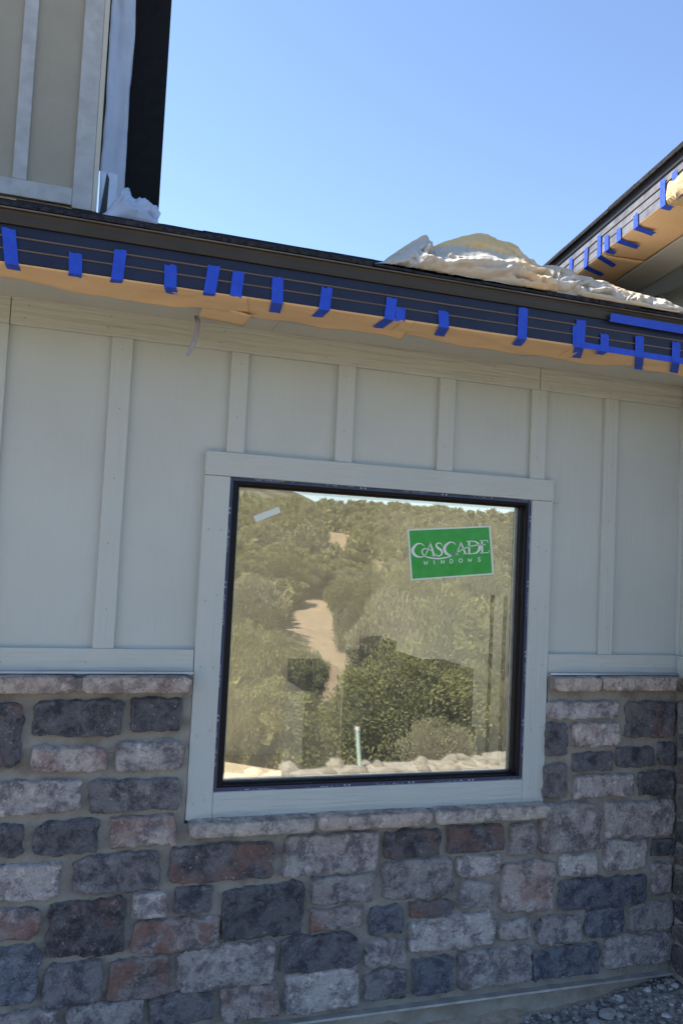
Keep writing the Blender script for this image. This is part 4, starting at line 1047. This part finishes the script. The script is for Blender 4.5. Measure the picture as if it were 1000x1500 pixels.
def crown_mesh(seed, leaves, size, clumps, wide=1.0, up=.35):
    r = np.random.default_rng(seed); V = []; Fc = []
    cen = []
    for k in range(clumps):
        d = r.normal(size=3); d[2] = d[2]*.9+.12; d /= np.linalg.norm(d); rad = r.uniform(.55, 1.0)
        cen.append(d*np.array([.42*wide, .42*wide, .40])*rad+np.array([0, 0, .44]))
    cen = np.array(cen); cr = r.uniform(.075, .15, clumps)
    k = r.integers(0, clumps, leaves)
    d = r.normal(size=(leaves, 3)); d /= np.linalg.norm(d, axis=1)[:, None]
    p = cen[k]+d*cr[k][:, None]*(r.random((leaves, 1))**.4)
    out = p-np.array([0, 0, .4]); out /= np.linalg.norm(out, axis=1)[:, None]
    ax = out*.7+r.normal(size=(leaves, 3))*.45+np.array([0, 0, up]); ax /= np.linalg.norm(ax, axis=1)[:, None]
    sd = np.cross(ax, r.normal(size=(leaves, 3))); sd /= np.linalg.norm(sd, axis=1)[:, None]
    L = size*r.uniform(.6, 1.4, (leaves, 1))
    a = p-sd*L*.22; b = p+sd*L*.22; c = p+ax*L
    V = np.concatenate([a, b, c]); n_ = leaves
    F_ = [(i, n_+i, 2*n_+i) for i in range(n_)]
    # dense inner mass
    bm = bmesh.new(); bmesh.ops.create_icosphere(bm, subdivisions=3, radius=1)
    iv = []
    for v in bm.verts:
        dd = v.co.normalized(); rr = .62+.34*noise.noise(dd*2.3+Vector((seed, 0, 0)))
        iv.append((dd.x*.40*wide*rr, dd.y*.40*wide*rr, .42+dd.z*.36*rr))
    off = len(V); V = np.concatenate([V, np.array(iv)]); F_ += [tuple(vv.index+off for vv in f.verts) for f in bm.faces]; bm.free()
    me = bpy.data.meshes.new('crown'); me.from_pydata(V.tolist(), [], F_); return me
def trunk_mesh(seed, stems):
    mb = MB(); r = random.Random(seed)
    for s in range(stems):
        a = r.random()*6.28; lean = r.uniform(.08, .28); h = r.uniform(.45, .75); K = 6; rad = r.uniform(.022, .04); px_, py_ = r.uniform(-.04,.04), r.uniform(-.04,.04); P = np.zeros((K+1, 7, 3))
        for i in range(K+1):
            t = i/K; cx_ = px_+math.cos(a)*lean*t**1.3+.02*math.sin(t*7+s); cy_ = py_+math.sin(a)*lean*t**1.3; rr = rad*(1-.75*t)
            for j in range(7): P[i, j] = (cx_+rr*math.cos(j*2*math.pi/6), cy_+rr*math.sin(j*2*math.pi/6), -.06+t*h)
        mb.grid(P)
    me = bpy.data.meshes.new('trunk'); me.from_pydata(mb.v, [], mb.f); return me
near = [crown_mesh(s, 60000, .024, 110, wd_) for s, wd_ in ((1, 1.1), (2, .95), (3, 1.25))]
far = [crown_mesh(s, 9000, .048, 46, wd_) for s, wd_ in ((11, 1.0), (12, 1.2), (13, .85), (14, 1.05))]
trunks = [trunk_mesh(s, 4) for s in (1, 2, 3)]
for i, me in enumerate(near): me.materials.append(M_leaf[0])
for i, me in enumerate(far): me.materials.append(M_leaf[(0, 1, 2, 1)[i]])
for me in trunks: me.materials.append(M_bark)
near_grey = near[1].copy(); near_grey.materials.clear(); near_grey.materials.append(M_leaf[2])
near_dark = near[2].copy(); near_dark.materials.clear(); near_dark.materials.append(M_leaf[1])
def tree(x, y, size, hgt, crown, label, group, rz, name='juniper_tree'):
    t = empty(name, (x, y, ground_z(x, y)-.02)); t.rotation_euler = (0, 0, rz); t.scale = (size, size, hgt)
    c = bpy.data.objects.new('crown', crown); COL.objects.link(c); c.parent = t
    k = bpy.data.objects.new('trunk', trunks[int(rz*10) % 3]); COL.objects.link(k); k.parent = t
    tag(t, label, 'tree', group); return t
G1 = 'junipers on the slope below the pad'
def mirror_at(px, py, d):                       # point on the mirrored sight line at distance d in front of the wall
    r = ray(px, py); t0 = (GY-CAM[1])/r[1]; p = CAM+r*t0; r = r*np.array([1,-1,1]); return p+r*((d+GY)/-r[1])
NEAR = ((395,17,1002,165,near[0],'large bright green juniper reflected at the lower left of the window'),
    (597,18,948,205,near[2],'large dense juniper reflected behind the dark carton stack'),
    (470,20,1040,70,near[1],'small juniper reflected between the lower left juniper and the pipe'),
    (690,19,978,130,near[1],'upright juniper reflected at the lower right of the window'),
    (335,16,1010,80,near_dark,'dark juniper reflected in the lower left corner of the window'),
    (755,17,1000,90,near_grey,'grey scrub reflected in the lower right corner of the window'),
    (640,15,1062,120,near_grey,'low grey scrub reflected just above the rubble at right'),
    (422,32,935,100,near_dark,'dark spreading juniper reflected beside the lower dirt path'),
    (568,34,876,130,near_grey,'broad grey green scrub reflected at the middle of the window'),
    (362,30,915,110,near[0],'juniper reflected at the left edge above the lower left juniper'),
    (665,33,870,165,near[0],'wide juniper reflected right of the grey scrub'),
    (745,31,880,110,near_grey,'grey green scrub reflected against the right jamb'),
    (378,52,852,100,near_grey,'grey scrub reflected at the left edge beside the upper dirt path'),
    (535,50,835,100,near_dark,'dark juniper reflected above the grey scrub'),
    (610,52,830,110,near[1],'juniper reflected below the green sticker'),
    (430,66,815,90,near_dark,'dark juniper reflected above the upper dirt path'),
    (705,50,835,120,near_dark,'dark juniper reflected below the right end of the sticker'))
for (px, d_, ptop, wpx, cr, lab) in NEAR:
    q = mirror_at(px, ptop, d_); gz = ground_z(q[0], q[1]); dist = d_+2.85
    tree(q[0], q[1], wpx/F*dist*1.1, max(1.2, (q[2]-gz)/.84), cr, lab, None, rg.random()*6)
dirt = [(434,480,900,938), (482,504,952,1000), (482,500,782,796)]
placed = []
rg = random.Random(17)
cnt = 0; tries = 0; stuff_pts = []
while tries < 13000:
    tries += 1
    d = 42+ (rg.random()**.8)*250; y = -d; x = rg.uniform(-.7, 1.25)*d
    s = rg.uniform(2.6, 5.0) if tries < 8000 else rg.uniform(1.3, 2.6)
    if any((x-a)**2+(y-b)**2 < (.40*(s+c))**2 for a, b, c in placed): continue
    z = ground_z(x, y); bx_, by_ = mirror_px((x, y, z)); tx_, ty_ = mirror_px((x, y, z+s*.8)); wpx = s*F/(d+2.85)/2
    if any(bx_+wpx*.8 > a and bx_-wpx*.8 < b and by_ > c and ty_ < e for a, b, c, e in dirt): continue
    placed.append((x, y, s))
    inview = 340 < bx_ < 765
    if inview and cnt < 210 and d < 190:
        cnt += 1
        tree(x, y, s*1.05, s*rg.uniform(.75, 1.0), far[rg.randrange(4)], 'olive green juniper among others on the hillside reflected in the window', 'junipers on the reflected hillside', rg.random()*6)
    else: stuff_pts.append((x, y, z, s))
for k in range(60):                             # scrub on the near slope to either side of the reflected strip
    d = rg.uniform(15, 42); x = rg.uniform(-.9, 1.6)*d
    if -.02*d < x-.0 < .80*d: continue
    stuff_pts.append((x, -d, ground_z(x, -d), rg.uniform(1.8, 3.6)))
# far woodland reads as one mass
lo = [crown_mesh(s, 420, .22, 14, 1.0) for s in (31, 32, 33)]
data = [(np.array([v.co[:] for v in me.vertices]), np.array([p.vertices[:] for p in me.polygons])) for me in lo]
VV = []; FF = []; off = 0
for k, (x, y, z, s) in enumerate(stuff_pts):
    V_, F_ = data[k % 3]; a = rg.random()*6.28; R_ = np.array([[math.cos(a), -math.sin(a), 0], [math.sin(a), math.cos(a), 0], [0, 0, 1]])
    VV.append((V_@R_.T)*np.array([s, s, s*.9])+np.array([x, y, z-.1])); FF.append(F_+off); off += len(V_)
if VV:
    VV = np.concatenate(VV); FF = np.concatenate(FF)
    me = bpy.data.meshes.new('woodland'); me.from_pydata(VV.tolist(), [], FF.tolist()); o = mesh_obj('woodland', me, M_leaf[1]); tag(o, 'far juniper woodland covering the reflected hill', 'woodland', kind='stuff')
print('trees', cnt, 'stuff', len(stuff_pts))
